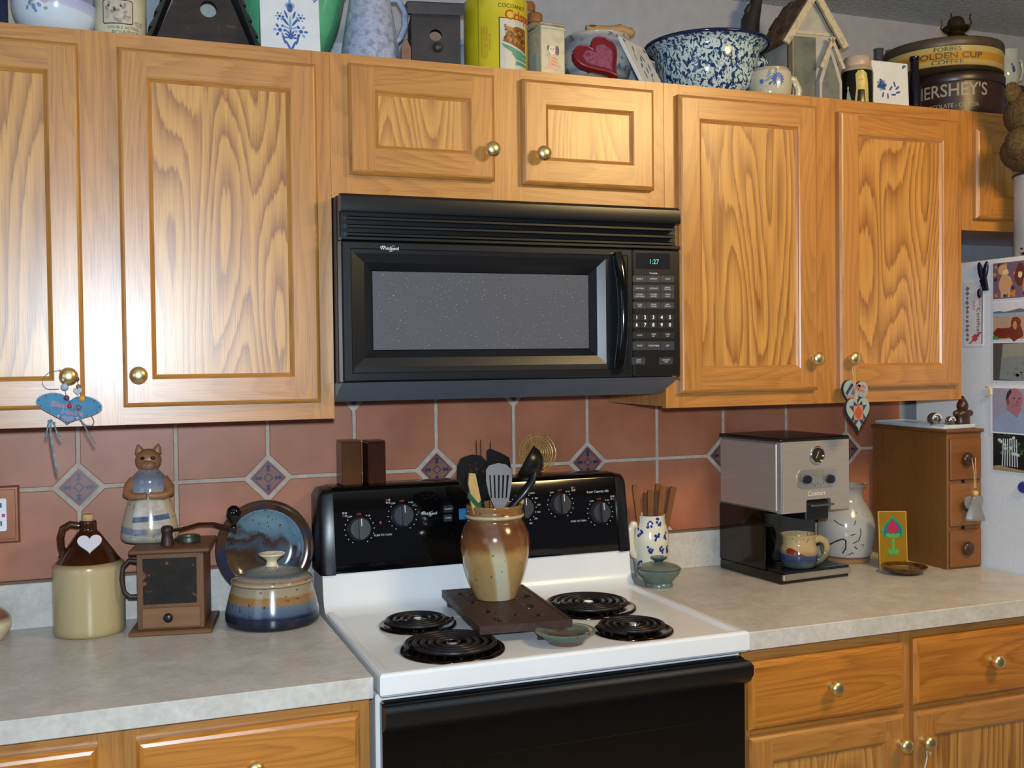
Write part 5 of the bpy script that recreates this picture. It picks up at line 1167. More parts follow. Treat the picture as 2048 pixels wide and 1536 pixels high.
part('printed_picture', t, g, [M('2a2c34', .5), M('b8a894', .5), M('8d8070', .5), M('a89888', .5), M('5c3024', .5)], smooth=False)
g = G()
for s_, py_, sz, uo in (('DOUBLE ACTING', 55, .0078, 0), ('POWDER', 66, .0125, 4), ('NET WT', 42, .0055, 32), ('12 OZ', 47, .0055, 32)):
    v, F = g_text(s_, sz); zc = tz(243, py_, Y-r_); g.wrap(f2, ([(a+fu(243+uo), b+zc, 0) for a, b, c_ in v], F), cuts=0)
part('lettering', t, g, M('5a5244', .6), smooth=False)
# dark A-frame birdhouse
Y = -.245; cx_ = tx(408, Y); wb = (tx(519, Y, 80)-tx(298, Y, 60))/2; t = thing('birdhouse', 'dark weathered A-frame birdhouse with scalloped roof edges and a round hole', 'birdhouse', (cx_, Y, ZS))
DKW = mottle('charred_wood', ['17110e', '1f1712', '2a1e16', '7a4a30'], 22, .75, 4, (1, 1, 2.2), lo=.25, hi=.80, bump=.4); hA = .235
ang_ = math.atan2(wb, hA)
fr_ = [(-wb*.92, 0), (wb*.92, 0), (wb*.14, hA*.84), (-wb*.14, hA*.84)]
hc = (tx(417, Y, 20)-cx_, tz(417, 18, Y)); part('front', t, G().add(g_holed(fr_, [ell(hc[0], hc[1], .0165, .0165, 20)], 0, .008, 'y')), DKW, smooth=False)
part('back', t, G().prism(fr_, .132, .14, 'y'), M('a8a8a4', .6), smooth=False)
part('floor', t, G().box(-wb*.9, wb*.9, .008, .132, 0, .006), DKW, smooth=False)
SHD = mottle('shingle_dark', ['10100f', '1c1a18', '232018'], 40, .7, 3, bump=.4)
for sx in (-1, 1):
    rf = part('roof', t, G().prism([(0, 0), (0, hA), (sx*.004, hA), (sx*.004, 0)], -.012, .15, 'y', T=Matrix.Translation((sx*wb, 0, 0)) @ Matrix.Rotation(-sx*ang_*.86, 4, 'Y')), SHD, smooth=False)
    for q in range(7):
        zz = .004+q*.032; part('shingle', rf, G().prism([(sx*.004, zz), (sx*.011, zz-.003), (sx*.010, zz+.006), (sx*.004, zz+.034)], -.015, .153, 'y', T=Matrix.Translation((sx*wb, 0, 0)) @ Matrix.Rotation(-sx*ang_*.86, 4, 'Y')), SHD, smooth=False)
# green bowl and delft tile
Y = -.135; t = thing('green_bowl', 'large mint green glass mixing bowl behind the Delft tile', 'bowl', (tx(580, Y), Y, ZS))
part('bowl', t, G().lathe(wall_prof(smooth_prof([(.045, 0), (.052, .004), (.075, .03), (.095, .07), (.110, .12), (.118, .16), (.121, .17)], 4)), 56), mottle('jadeite', ['4f9a70', '5aa67c', '4a8f68'], 10, .08, spec=.6), ang=60)
part('rim', t, G().tube([(.120*cos(2*pi*i/50), .120*sin(2*pi*i/50), .170) for i in range(50)], .003, 6, closed=True), M('62ad84', .08), ang=60)
delft('white Delft tile with a blue flower bouquet leaning on the green bowl', 521, 640, -.288, 12, bouquet, 6)
# porcelain sliver, coffee pot, wooden peg
t = thing('porcelain_cup', 'small white porcelain cup with grey sprigs behind the speckled coffee pot', 'cup', (tx(683, -.05), -.05, ZS)); part('cup', t, G().lathe(wall_prof(smooth_prof([(.02, 0), (.028, .02), (.034, .05), (.036, .09)], 3)), 28), mottle('cup_grey', ['aab0b8', 'b8bcc0', '6f7480'], 70, .2, lo=.3, hi=.8), ang=60); part('handle', t, G().tube([(.034, 0, .08), (.05, 0, .075), (.05, 0, .04), (.03, 0, .03)], .003, 6), M('aab0b8', .2), ang=60)
GRN = mottle('lavender_granite', ['6f7484', '8a8fa4', 'a3a8ba', '7c80a0'], 65, .28, 4, lo=.28, hi=.72)
Y = -.215; t = thing('granite_coffee_pot', 'blue-grey speckled enamel coffee pot with a curved handle', 'coffee pot', (tx(741, Y), Y, ZS))
gp = smooth_prof([(.062, 0), (.066, .004), (.065, .012), (.058, .06), (.048, .12), (.042, .16), (.045, .17)], 4); part('body', t, G().lathe(wall_prof(gp, .003), 44), GRN, ang=60)
part('handle', t, G().tube([(.042, -.005, .150), (.060, -.01, .150), (.074, -.012, .125), (.073, -.012, .095), (.064, -.010, .072), (.054, -.006, .060)], [.005, .0065, .0075, .0075, .007, .005], 10), mottle('handle_granite', ['7f86a0', '9ca2b8'], 60, .2), ang=60)
t = thing('wooden_peg', 'small pointed brown wooden picket beside the speckled coffee pot', 'wood', (tx(811, -.275), -.275, ZS)); part('picket', t, G().prism([(-.010, 0), (.010, 0), (.010, .036), (.001, .054), (-.010, .034)], -.005, .005, 'y'), mottle('peg_wood', ['6b4a3a', '7d5a48'], 50, .6, 2), smooth=False); part('wire', t, G().tube([(.001, -.004, .052), (.008, -.005, .052), (.012, -.005, .034)], .0012, 5), BLACK)
# dark box birdhouse
Y = -.262; x0_, x1_ = tx(825, Y), tx(919, Y); t = thing('birdhouse', 'dark box birdhouse with a flat roof and round entrance hole', 'birdhouse', ((x0_+x1_)/2, Y, ZS), -11)
w_ = (x1_-x0_)/2; zt_ = tz(870, 26, Y); DK2 = mottle('dark_stain', ['1d1716', '272020', '2e2624'], 30, .6, 3)
hz = tz(869, 70, Y); part('front', t, G().add(g_holed([(-w_, 0), (w_, 0), (w_, zt_), (-w_, zt_)], [ell(-.001, hz, .0135, .0125, 20)], 0, .008, 'y')), DK2, smooth=False)
for sx in (-1, 1): part('side', t, G().box(sx*w_-(.008 if sx > 0 else 0), sx*w_+(.008 if sx < 0 else 0), .008, .10, 0, zt_), DK2, smooth=False)
part('back', t, G().box(-w_+.008, w_-.008, .092, .10, 0, zt_), M('9c7a5c', .6), smooth=False)
part('roof', t, G().prism([(-.016, zt_-.008), (-.016, zt_+.016), (-.010, zt_+.020), (.115, zt_+.045), (.115, zt_+.030), (.0, zt_)], -w_-.009, w_+.008, 'x'), mottle('roof_stain', ['2a2628', '3a3638'], 30, .5), smooth=False)
part('perch', t, G().lathe([(0, .010), (.007, .009), (.010, .004), (.011, 0)], 18, T=Matrix.Translation((.003, 0, tz(872, 95, Y))) @ AX), M('2b2a2a', .5), ang=60)
# pale jar edge
t = thing('blue_grey_jar', 'pale blue-grey jar squeezed between the dark birdhouse and yellow tin', 'jar', (tx(936, -.11), -.11, ZS)); part('jar', t, G().lathe(wall_prof(smooth_prof([(.03, 0), (.036, .02), (.036, .07), (.026, .09), (.022, .10)], 3)), 28), M('8d9cb0', .2), ang=60); part('lid', t, G().lathe([(.023, .1), (.026, .1), (.026, .112), (0, .114)], 24), M('9aa6b4', .3), ang=50)
# yellow tin
Y = -.222; r_ = (tx(1053, Y)-tx(932, Y))/2*.985; cx_ = tx(992, Y); t = thing('yellow_tin', 'tall yellow tin printed with a bowl of cocoanut crisps', 'tin', (cx_, Y, ZS))
part('can', t, G().lathe([(0, 0), (r_, 0), (r_*1.015, .002), (r_, .005), (r_, .16), (r_*1.01, .165), (0, .166)], 48), mottle('yellow_print', ['b0a010', 'bdac1a', 'a89a12'], 12, .35), ang=40)
f1, f2, f3, f4, f5 = [cyl(r_, off=.0005+.0004*q, yaw0=-.2) for q in range(5)]; s_ = S((cx_, Y-r_, 2.13)); YU_ = lambda px: (px-1000)*s_; ZV = lambda py, px=1010: tz(px, py, Y-r_)
pz0, pz1 = ZV(121), ZV(36); g = G()
g.wrap(f1, polys=[[(YU_(996), pz0-.02), (YU_(1064), pz0-.02), (YU_(1064), pz1+.002), (YU_(996), pz1+.002)]], mat=0, cuts=5)
g.wrap(f2, polys=[[(YU_(998), pz0-.02), (YU_(1064), pz0-.02), (YU_(1064), pz1), (YU_(998), pz1)]], mat=1, cuts=5)
g.wrap(f3, polys=[[(YU_(1001), ZV(86)), (YU_(1064), ZV(104)), (YU_(1064), ZV(112)), (YU_(1030), ZV(106)), (YU_(1006), ZV(94))], [(YU_(1022), ZV(104)), (YU_(1064), ZV(114)), (YU_(1064), ZV(120)), (YU_(1034), ZV(116))], [(YU_(1034), ZV(119)), (YU_(1064), ZV(123)), (YU_(1064), ZV(128)), (YU_(1030), ZV(127))]], mat=2, cuts=3)
g.wrap(f3, polys=[[(YU_(1004), ZV(82)), (YU_(1062), ZV(100)), (YU_(1062), ZV(52)), (YU_(1036), ZV(50)), (YU_(1014), ZV(58))]], mat=3, cuts=4)
random.seed(4)
for q in range(60):
    a = random.random(); u = YU_(1006+a*54); v = ZV(80+a*14)-(-random.random()*.034); g.wrap(f4 if q % 2 else f5, polys=[ell(u, v, .0032, .0024, 6, random.random()*3)], mat=random.choice((4, 5)), cuts=0)
part('printed_picture', t, g, [M('2a1c10', .5), M('b9b4a4', .4), M('4a8a74', .4), M('7a4a18', .4), M('a87030', .4), M('5c3210', .4)], smooth=False)
g = G()
for txt, sz, px, py_, m_, b_ in (('COCOANUT', .0125, 1028, 11, 0, 0), ('Crisps', .030, 1044, 29, 1, .02)):
    v, F = g_text(txt, sz, 0, b_); part('title', t, G().wrap(f2, ([(a+YU_(px), b+ZV(py_), 0) for a, b, c_ in v], F), mat=m_, cuts=1), [M('2a2410', .5), M('a83a18', .5)], smooth=False)
for txt, px, m_ in (('COCOANUT CANDY TREAT', 961, 1), ('MAKES A DELICIOUS TOPPING', 967, 1), ('PACK IS VERY CONVENIENT', 972, 1), ('FOR HOME USE', 978, 1)):
    v, F = g_text(txt, .0052); part('small_print', t, G().wrap(f2, ([(-b+YU_(px), a+ZV(84), 0) for a, b, c_ in v], F), cuts=0), M('a83a18', .5), smooth=False)
part('seam', t, G().box(-.0006, .0006, -.0008, .0004, .002, .158, T=Matrix.Translation(f1(YU_(953), 0))), M('5c5410', .5), smooth=False)
# wooden-lidded bottles
for q, (px, top, Y) in enumerate(((1056, 6, -.075), (1070, 28, -.13))):
    h_ = tz(px, top, Y); t = thing('wooden_lidded_jar', ('taller' if q == 0 else 'shorter')+' of two brown wooden-capped jars behind the square canister', 'jar', (tx(px, Y), Y, ZS))
    part('jar', t, G().lathe([(0, 0), (.019, 0), (.020, .004), (.020, h_-.03), (.014, h_-.022), (0, h_-.022)], 24), M('8a7a5c', .15), ang=50); part('cap', t, G().lathe([(.0125, h_-.022), (.0185, h_-.022), (.0188, h_-.006), (.016, h_), (0, h_)], 24), mottle('cap_wood', ['7d4f26', '94642f'], 40, .4), ang=50)
# square canister with painted cat
Y = -.268; hcn = tz(1094, 52, Y); t = thing('square_canister', 'small square cream canister painted with a cat in an apron', 'canister', (tx(1098, Y), Y+.012, ZS), 4)
part('box', t, G().box(-.030, .030, -.030, .030, 0, hcn-.004, .002), mottle('canister_cream', ['a8a088', 'b3ab94', '9c957c'], 40, .35), ang=40)
part('lid', t, G().box(-.0315, .0315, -.0315, .0315, hcn-.004, hcn+.002, .002), mottle('canister_lid', ['a8947c', '8d7a66'], 60, .4), ang=40)
part('green_stripe', t, G().add(g_holed([(-.0308, -.0308), (.0308, -.0308), (.0308, .0308), (-.0308, .0308)], [[(-.0295, -.0295), (.0295, -.0295), (.0295, .0295), (-.0295, .0295)]], hcn-.013, hcn-.009, 'z')), M('8a9a90', .4), smooth=False)
g = G(); q_ = lambda P, m_, d=-.0306: g.poly([(a, d, b) for a, b in P], m_)
q_([(-.014, .016), (.012, .016), (.010, .040), (.004, .050), (-.008, .052), (-.010, .040)], 0); q_(ell(-.003, .058, .0085, .010, 14), 1, -.0309); q_(ell(.010, .058, .005, .011, 12), 2, -.0307); q_(ell(-.012, .062, .003, .006, 10), 2, -.0307)
for b in (.026, .033, .040): q_(ell(.003, b, .009, .0012, 10, -.3), 3, -.0310)
for a in (-.006, .000): q_(ell(a, .060, .0013, .0016, 8), 4, -.0312)
q_(ell(-.003, .055, .0012, .001, 6), 4, -.0312)
part('painted_cat', t, g, [M('c99a80', .4), M('c9c0b0', .4), M('3f4654', .4), M('a8745c', .4), M('2a2420', .4)], smooth=False)
part('side_window', t, G().add(g_holed(rrect(-.0085, .0085, -.01, .056, .008), [], -.0305, -.0300, 'y'), T=Matrix.Rotation(R(-90), 4, 'Z')), M('8a9aa0', .3), smooth=False)
# spongeware bowl on a stand, wooden paddle across it
Y = -.142; t = thing('wooden_stand', 'low dark brown wooden stand under the sponged bowl', 'stand', (tx(1192, Y), Y, ZS)); hst = .030
part('board', t, G().box(-.068, .068, -.06, .06, hst-.010, hst, .002), M('5c4030', .6)); 
for sx in (-1, 1):
    for sy in (-1, 1): part('leg', t, G().box(sx*.056-.008, sx*.056+.008, sy*.048-.008, sy*.048+.008, 0, hst-.010), M('53392a', .6))
hb_ = tz(1190, 66, Y-.05)-hst; t = thing('spongeware_bowl', 'cream bowl with blue sponged rim behind the red heart', 'bowl', (tx(1194, Y), Y, ZS+hst+.0003))
sp2 = smooth_prof([(.045, 0), (.052, .003), (.074, .016), (.082, hb_*.5), (.081, hb_*.75), (.0775, hb_)], 4); part('bowl', t, G().lathe(wall_prof(sp2, .004), 48), bands('spongeware', hb_, [(0, '8d8f84'), (.12, 'b3b0a0'), (.22, '7a8090'), (.34, 'b8b8b0'), (.60, 'b3b2a8'), (.72, '8a8c94'), (.9, '80828c'), (1, 'b0a898')], .03, '5a6070', .1, None, 30, .60, 70), ang=60)
part('rim', t, G().tube([(.0765*cos(2*pi*i/44), .0765*sin(2*pi*i/44), hb_) for i in range(44)], .0022, 6, closed=True), M('a39c8c', .2), ang=60)
zb_ = ZS+hst+hb_+.0025; t = thing('wooden_paddle', 'tan carved wooden paddle with a knobbed end lying across the sponged bowl', 'paddle', (tx(1205, Y), Y, zb_))
pk = [tuple(oy(px, py, Y-.035)-Vector(t.location)) for px, py in ((1172, 66), (1190, 66), (1210, 64), (1228, 61), (1240, 59), (1252, 63), (1262, 66), (1268, 68))]
part('paddle', t, G().tube([(a, b, max(c_, .012)) for a, b, c_ in pk], [.006, .009, .010, .011, .013, .010, .012, .005], 10), mottle('tan_wood', ['94764c', 'a3845a'], 50, .6), ang=60)
part('red_grip', t, G().ball(.012, (pk[1][0]-.004, pk[1][1], .014), sc=(1.5, .7, .6)), M('7a3422', .5), ang=60)
# red heart
Y = -.292; p = oy(1199, 142, Y); t = thing('red_heart', 'dark red heart with a pink mottled middle at the cabinet edge', 'heart', (p.x+.016, Y, ZS+.004), 0, None, (R(-26), 0, R(0)))
HR = [(a*cos(R(32))-(b-.05)*sin(R(32)), a*sin(R(32))+(b-.05)*cos(R(32))+.060) for a, b in heart(.122, .108)]; part('heart', t, G().prism([(a, b-.012) for a, b in HR], -.006, .006, 'y'), M('6b1420', .45), smooth=False)
part('pink_middle', t, G().prism([(a*.68, .058+(b-.058)*.66-.012) for a, b in HR], -.0075, -.004, 'y'), mottle('pink_mottle', ['6b2a46', '8a4c66', '763850'], 90, .5), smooth=False)
part('edge_bead', t, G().tube([(a*.97, -.006, .055+(b-.055)*.97-.012) for a, b in HR], .003, 6, closed=True), M('7a1a26', .4), ang=60)
# leaning delft tile
p = oy(1279, 152, -.23); delft('blue and white tile leaning sideways between the red heart and speckled bowl', 0, 0, -.2, 0, sprays, 0, .128, (Matrix.Rotation(R(36), 3, 'Z') @ Matrix.Rotation(R(-27), 3, 'X')).to_euler(), (p.x+.024, -.255, ZS+.003))
# speckled enamel bowl
Y = -.166; cx_ = tx(1413, Y); s_ = S((cx_, Y, 2.2)); rb = 124*s_; hR = tz(1413, 52, Y-rb*.96); t = thing('speckled_bowl', 'large blue and white speckled enamel bowl with a loop handle', 'bowl', (cx_, Y, ZS), -6)
SPK = N('blue_speckle'); co = SPK.coord(); v1 = SPK.noise(SPK.coord(scale=(1, 1, .8)), 105, 2.5, .6, .9); cA = SPK.ramp(v1, [(.0, '15264a'), (.44, '1c3358'), (.475, '355a74'), (.505, 'a8b8ba'), (.58, 'b9c4c4'), (.66, '9caeb4')]); SPK = SPK.fin(cA, .10, 0, .6)
ep = smooth_prof([(.074, 0), (.082, .002), (.099, .018), (.114, .045), (.122, .080), (.127, .115), (.133, hR-.014), (rb*.97, hR-.003)], 4); part('bowl', t, G().lathe(wall_prof(ep, .002), 64), SPK, ang=60)
part('rolled_rim', t, G().tube([(rb*.985*cos(2*pi*i/64), rb*.985*sin(2*pi*i/64), hR-.002) for i in range(64)], .0042, 8, closed=True), M('141a3c', .12), ang=60)
part('handle', t, G().tube([(.118, -.03, hR-.036), (.140, -.028, hR-.034), (.156, -.014, hR-.036), (.158, .004, hR-.037), (.150, .02, hR-.036), (.125, .026, hR-.036)], .0075, 10, flat=1.7), SPK, ang=60)
# flower mug
Y = -.262; hm = tz(1540, 131, Y-.04); t = thing('flower_mug', 'cream mug with a blue daisy beside the speckled bowl', 'mug', (tx(1540, Y, 160), Y, ZS), -14)
mp2 = smooth_prof([(.044, 0), (.048, .004), (.051, .03), (.0495, .06), (.044, hm-.008), (.0445, hm)], 4); part('body', t, G().lathe(wall_prof(mp2, .004), 40), bands('mug_cream', hm, [(0, 'a8a48c'), (.5, 'b0ab96'), (.85, 'b3ab98'), (.93, 'a08a78'), (1, 'a8927c')], .03, '8a8478', .14), ang=60)
part('handle', t, G().tube([(.043, 0, hm-.018), (.060, 0, hm-.020), (.072, 0, hm-.045), (.068, 0, hm-.078), (.05, 0, .008)], .0065, 10, flat=1.4), mottle('mug_handle2', ['a8a48c', 'b8b09c'], 20, .15), ang=60)
g = G(); f_ = cyl(prof_r(mp2), off=.0007, yaw0=-.42); f2 = cyl(prof_r(mp2), off=.0011, yaw0=-.42)
for q in range(14): a = 2*pi*q/14; g.wrap(f_, polys=[ell(.022+.010*cos(a), .036+.010*sin(a), .007, .0024, 8, a)], cuts=1)
g.wrap(f2, polys=[ell(.022, .036, .003, .003, 10)], mat=2, cuts=0)
for u, v, a in ((.0, .046, .7), (.004, .04, .4), (-.004, .034, .2), (.002, .055, 1.2), (.018, .058, 1.4)): g.wrap(f_, polys=[ell(u, v, .008, .003, 8, a)], mat=1, cuts=1)
for u, v in ((-.018, .034), (-.016, .030), (.004, .026)): g.wrap(f_, polys=[ell(u, v, .005, .003, 8, .8)], cuts=1)
part('daisy', t, g, [M('3f5a9c', .2), M('7c8a90', .2), M('20284a', .2)], smooth=False)
# white gabled birdhouse
Y = -.20; t = thing('birdhouse', 'white gabled birdhouse with a shingled roof and a small porch gable', 'birdhouse', (tx(1604, Y, 100), Y, ZS), -4)
WB = mottle('white_weathered', ['8f8c82', '9c998f', 'a6a298'], 25, .7, 3); TRM = mottle('cream_trim', ['a89a80', 'b3a68c', '8d8068'], 60, .65, 3); ww = .064; ze = tz(1572, 72, Y); za_ = ze+.102
part('walls', t, G().box(-ww, ww, -.045, .075, 0, ze), WB, smooth=False)
part('gable', t, G().prism([(-ww, ze), (ww, ze), (0, za_-.014)], -.045, .075, 'y'), WB, smooth=False)
rl = math.hypot(ww+.022, za_-ze+.03); ra = math.atan2(za_-ze+.028, ww+.022)
SHB = mottle('wood_shingle', ['4a3020', '6b4a2c', '3c2618'], 22, .6, 3, bump=.4)
for sx in (-1, 1):
    T_ = Matrix.Translation((0, 0, za_)) @ Matrix.Rotation(sx*ra, 4, 'Y')
    rf = part('roof', t, G().box(0 if sx > 0 else -rl, rl if sx > 0 else 0, -.058, .085, -.008, 0, T=T_), SHB, smooth=False)
    for r_ in range(4):
        for q in range(5): part('shingle', rf, G().box(sx*(r_*rl/4+.002) if sx > 0 else -(r_+1)*rl/4, (r_+1)*rl/4 if sx > 0 else -(r_*rl/4+.002), -.052+q*.027, -.052+q*.027+.025, .0, .003+.003*((q+r_) % 2), T=T_), SHB, smooth=False)
    part('fascia', t, G().box(0 if sx > 0 else -rl-.004, rl+.004 if sx > 0 else 0, -.066, -.058, -.014, .003, T=T_), TRM, smooth=False)
    part('corner_post', t, G().box(sx*ww-.006, sx*ww+.006, -.051, -.045, 0, ze-.004), M('3c382c', .6), smooth=False)
part('board_line', t, G().box(-ww, ww, -.0475, -.045, ze-.006, ze+.002), TRM, smooth=False)
zp = ze*.80; pa = math.atan2(.075, .036); plen = .084
part('porch_wall', t, G().prism([(.010, 0), (.074, 0), (.074, zp*.4), (.042, zp+.012), (.010, zp*.4)], -.062, -.045, 'y'), WB, smooth=False)
for sx in (-1, 1): part('porch_trim', t, G().box(0 if sx > 0 else -plen, plen if sx > 0 else 0, -.072, -.062, -.009, 0, T=Matrix.Translation((.042, 0, zp+.022)) @ Matrix.Rotation(sx*pa, 4, 'Y')), TRM, smooth=False)
part('window_panel', t, G().box(-ww+.012, .010, -.0465, -.044, .02, ze-.012), mottle('smoky_panel', ['4a4e48', '5f635c', '6a6a5c'], 18, .25), smooth=False); part('porch_window', t, G().prism([(.018, .008), (.066, .008), (.066, zp*.36), (.042, zp*.85), (.018, zp*.36)], -.0635, -.0615, 'y'), mottle('smoky_panel2', ['4f5656', '646a68', '706a60'], 30, .25), smooth=False)
part('chip_mark', t, G().box(-.03, -.026, -.0475, -.0445, ze+.03, ze+.036), BLACK, smooth=False)
# dark carved figure behind the bowl
Y = -.055; p = oy(1505, 40, Y); t = thing('carved_figure', 'dark brown carved wooden branch figure behind the speckled bowl', 'carving', (p.x, Y, ZS))
hh_ = p.z-ZS; part('trunk', t, G().tube([(-.012, 0, 0), (-.014, 0, hh_*.6), (-.006, 0, hh_), (.008, 0, hh_+.035), (.016, 0, hh_+.065)], [.028, .026, .024, .017, .014], 12), mottle('dark_carving', ['1c1512', '2c221c'], 40, .6, bump=.3), ang=60)
part('knob_branch', t, G().tube([(-.012, 0, hh_), (-.019, -.004, hh_+.022), (-.010, -.004, hh_+.036)], [.009, .008, .007], 10), mottle('dark_carving2', ['1c1512', '2c221c'], 40, .6), ang=60)
# black jar with painted girl
Y = -.262; t = thing('painted_jar', 'black jar with cream lid painted with a blonde girl', 'jar', (tx(1714, Y, 150), Y, ZS)); rj = .0395; hj = tz(1714, 136, Y-rj)
part('jar', t, G().lathe([(0, 0), (rj, 0), (rj, hj-.004), (rj*.96, hj), (0, hj)], 36), M('0c0c0a', .2), ang=50)
part('shoulder', t, G().lathe([(rj*.98, hj), (rj*.92, hj+.010), (rj*.80, hj+.014), (rj*.80, hj+.016)], 36), M('9c8a74', .35), ang=50)
ldj = G().lathe([(rj*.82, hj+.013), (rj*.84, hj+.015), (rj*.82, hj+.034), (rj*.76, hj+.037), (0, hj+.037)], 36); part('lid', t, ldj, mottle('jar_lid', ['a08a78', 'b09a88'], 30, .4), ang=50)
g = G(); f_ = cyl(rj, off=.0006, yaw0=-.67); f2 = cyl(rj, off=.001, yaw0=-.67); f3 = cyl(rj, off=.0014, yaw0=-.67); o_ = .008
g.wrap(f_, polys=[[(o_-.012, hj-.012), (o_-.006, hj-.003), (o_+.006, hj-.002), (o_+.016, hj-.010), (o_+.020, hj-.035), (o_+.022, hj-.085), (o_+.014, hj-.095), (o_+.010, hj-.05), (o_-.006, hj-.05), (o_-.010, hj-.095), (o_-.014, hj-.085), (o_-.010, hj-.045)]], mat=0, cuts=3)
g.wrap(f2, polys=[ell(o_+.002, hj-.028, .0095, .014, 16)], mat=1, cuts=1); g.wrap(f3, polys=[ell(o_-.004, hj-.027, .002, .0011, 8), ell(o_+.004, hj-.025, .002, .0013, 8)], mat=2, cuts=0)
g.wrap(f_, polys=[[(-.028, hj-.075), (-.024, hj-.045), (-.022, hj-.045), (-.014, hj-.075), (-.014, hj-.09), (-.028, hj-.09)]], mat=3, cuts=2); g.wrap(f2, polys=[ell(-.0225, hj-.044, .003, .004, 8)], mat=0, cuts=0)
part('painted_girl', t, g, [M('a89a4c', .4), M('b8a060', .4), M('2c2410', .4), M('8fa08a', .4)], smooth=False)
# little bottles, flower tile, dark bottle
Y = -.12
for px, top, r_, c_, n_ in ((1757, 99, .0125, '5c5a66', 'clear grey'), (1780, 102, .0115, '4a7a6a', 'pale green'), (1799, 117, .0105, '5c2028', 'dark red')):
    h_ = tz(px, top, Y); gm = N('glass_'+c_); gm.fin(c_, .06); gm.b.inputs['Transmission Weight'].default_value = .5; t = thing('small_bottle', n_+' small glass bottle behind the flower tile', 'bottle', (tx(px, Y, 120), Y, ZS), 0, 'small glass bottles')
    part('glass', t, G().lathe(wall_prof([(r_*1.5, 0), (r_*1.5, h_*.5), (r_, h_*.62), (r_, h_-.004), (r_*1.1, h_-.003), (r_*1.08, h_)], .0015), 22), gm.m, ang=50); part('lip', t, G().tube([(r_*.98*cos(2*pi*i/18), r_*.98*sin(2*pi*i/18), h_) for i in range(18)], .0015, 5, closed=True), gm.m, ang=60)
delft('white tile with a single blue flower beside the painted jar', 1744, 1816, -.290, 143, flower, 3)
Y = -.25; h_ = tz(1828, 114, Y); t = thing('dark_bottle', 'very dark purple glass bottle beside the brown cocoa tin', 'bottle', (tx(1829, Y, 160), Y, ZS)); part('glass', t, G().lathe([(0, 0), (.0165, 0), (.0165, h_*.62), (.0115, h_*.74), (.0105, h_-.004), (0, h_-.004)], 22), M('0c0818', .06, 0, .6), ang=50); part('neck_ring', t, G().lathe([(.0105, h_-.012), (.0125, h_-.010), (.0125, h_), (0, h_)], 20), M('100a1c', .06), ang=50)
# cocoa tin and coffee tin
Y = -.185; cx_ = tx(1908, Y, 180); rh = (tx(1985, Y, 180)-tx(1832, Y, 180))/2*.94; hh_ = tz(1905, 146, Y-rh*.55); t = thing('cocoa_tin', 'dark brown round cocoa tin with pale lettering', 'tin', (cx_, Y, ZS))
part('can', t, G().lathe([(0, 0), (rh, 0), (rh, hh_-.026), (0, hh_-.026)], 48), mottle('cocoa_brown', ['241410', '2c1a14', '33201a'], 20, .35), ang=40)
part('lid', t, G().lathe([(rh*1.02, hh_-.028), (rh*1.03, hh_-.026), (rh*1.03, hh_-.006), (rh*1.0, hh_-.001), (rh*.97, hh_), (0, hh_)], 48), mottle('cocoa_lid', ['241a16', '30241e'], 20, .35), ang=40)
g = G(); s_ = S((cx_, Y-rh, 2.13)); f_ = cyl(rh, off=.0006, yaw0=-.85)
for txt, sz, py_, b_ in (("HERSHEY'S", .046, 184, .012), ('CHOCOLATE - COCOA', .0155, 214, .006)):
    v, F = g_text(txt, sz, 0, b_); g.wrap(f_, ([(a*.90, b+tz(1905, py_, Y-rh*.6), 0) for a, b, c_ in v], F), cuts=1)
part('lettering', t, g, M('8a8474', .5), smooth=False)
rf_ = (tx(1977, Y, 110)-tx(1791, Y, 110))/2*.96; zf = ZS+hh_+.0005; hf = oy(1884, 82, Y-rf_*.55).z-zf; cf = tx(1884, Y, 110); t = thing('coffee_tin', 'wide yellow coffee tin with dark lid stacked on the cocoa tin', 'tin', (cf, Y, zf))
part('can', t, G().lathe([(0, 0), (rf_, 0), (rf_*1.01, .003), (rf_, .006), (rf_, hf-.022), (0, hf-.022)], 56), bands('coffee_yellow', hf-.024, [(0, '6b5a34'), (.05, 'a08c54'), (.28, 'a8935a'), (.30, 'a87a20'), (.70, 'a87a20'), (.72, 'a8955c'), (1, 'a8955c')], .0, '7a6230', .35, None, 9, .72, 60), ang=40)
part('lid', t, G().lathe([(rf_*1.005, hf-.024), (rf_*1.015, hf-.022), (rf_*1.015, hf-.006), (rf_, hf), (rf_*.9, hf+.001), (0, hf+.001)], 56), mottle('tin_lid_dark', ['3a2e24', '463a2c'], 30, .45), ang=40)
g = G(); f_ = cyl(rf_, off=.0006, yaw0=-.66)
for txt, sz, py_, b_ in (('FORBES', .30, .83, .01), ('GOLDEN CUP', .42, .50, .01), ('COFFEE', .34, .17, .014)):
    hc_ = hf-.024; v, F = g_text(txt, sz*hc_, 0, b_); g.wrap(f_, ([(a*1.35, b+py_*hc_, 0) for a, b, c_ in v], F), cuts=1)
part('lettering', t, g, M('3a3a24', .5), smooth=False)
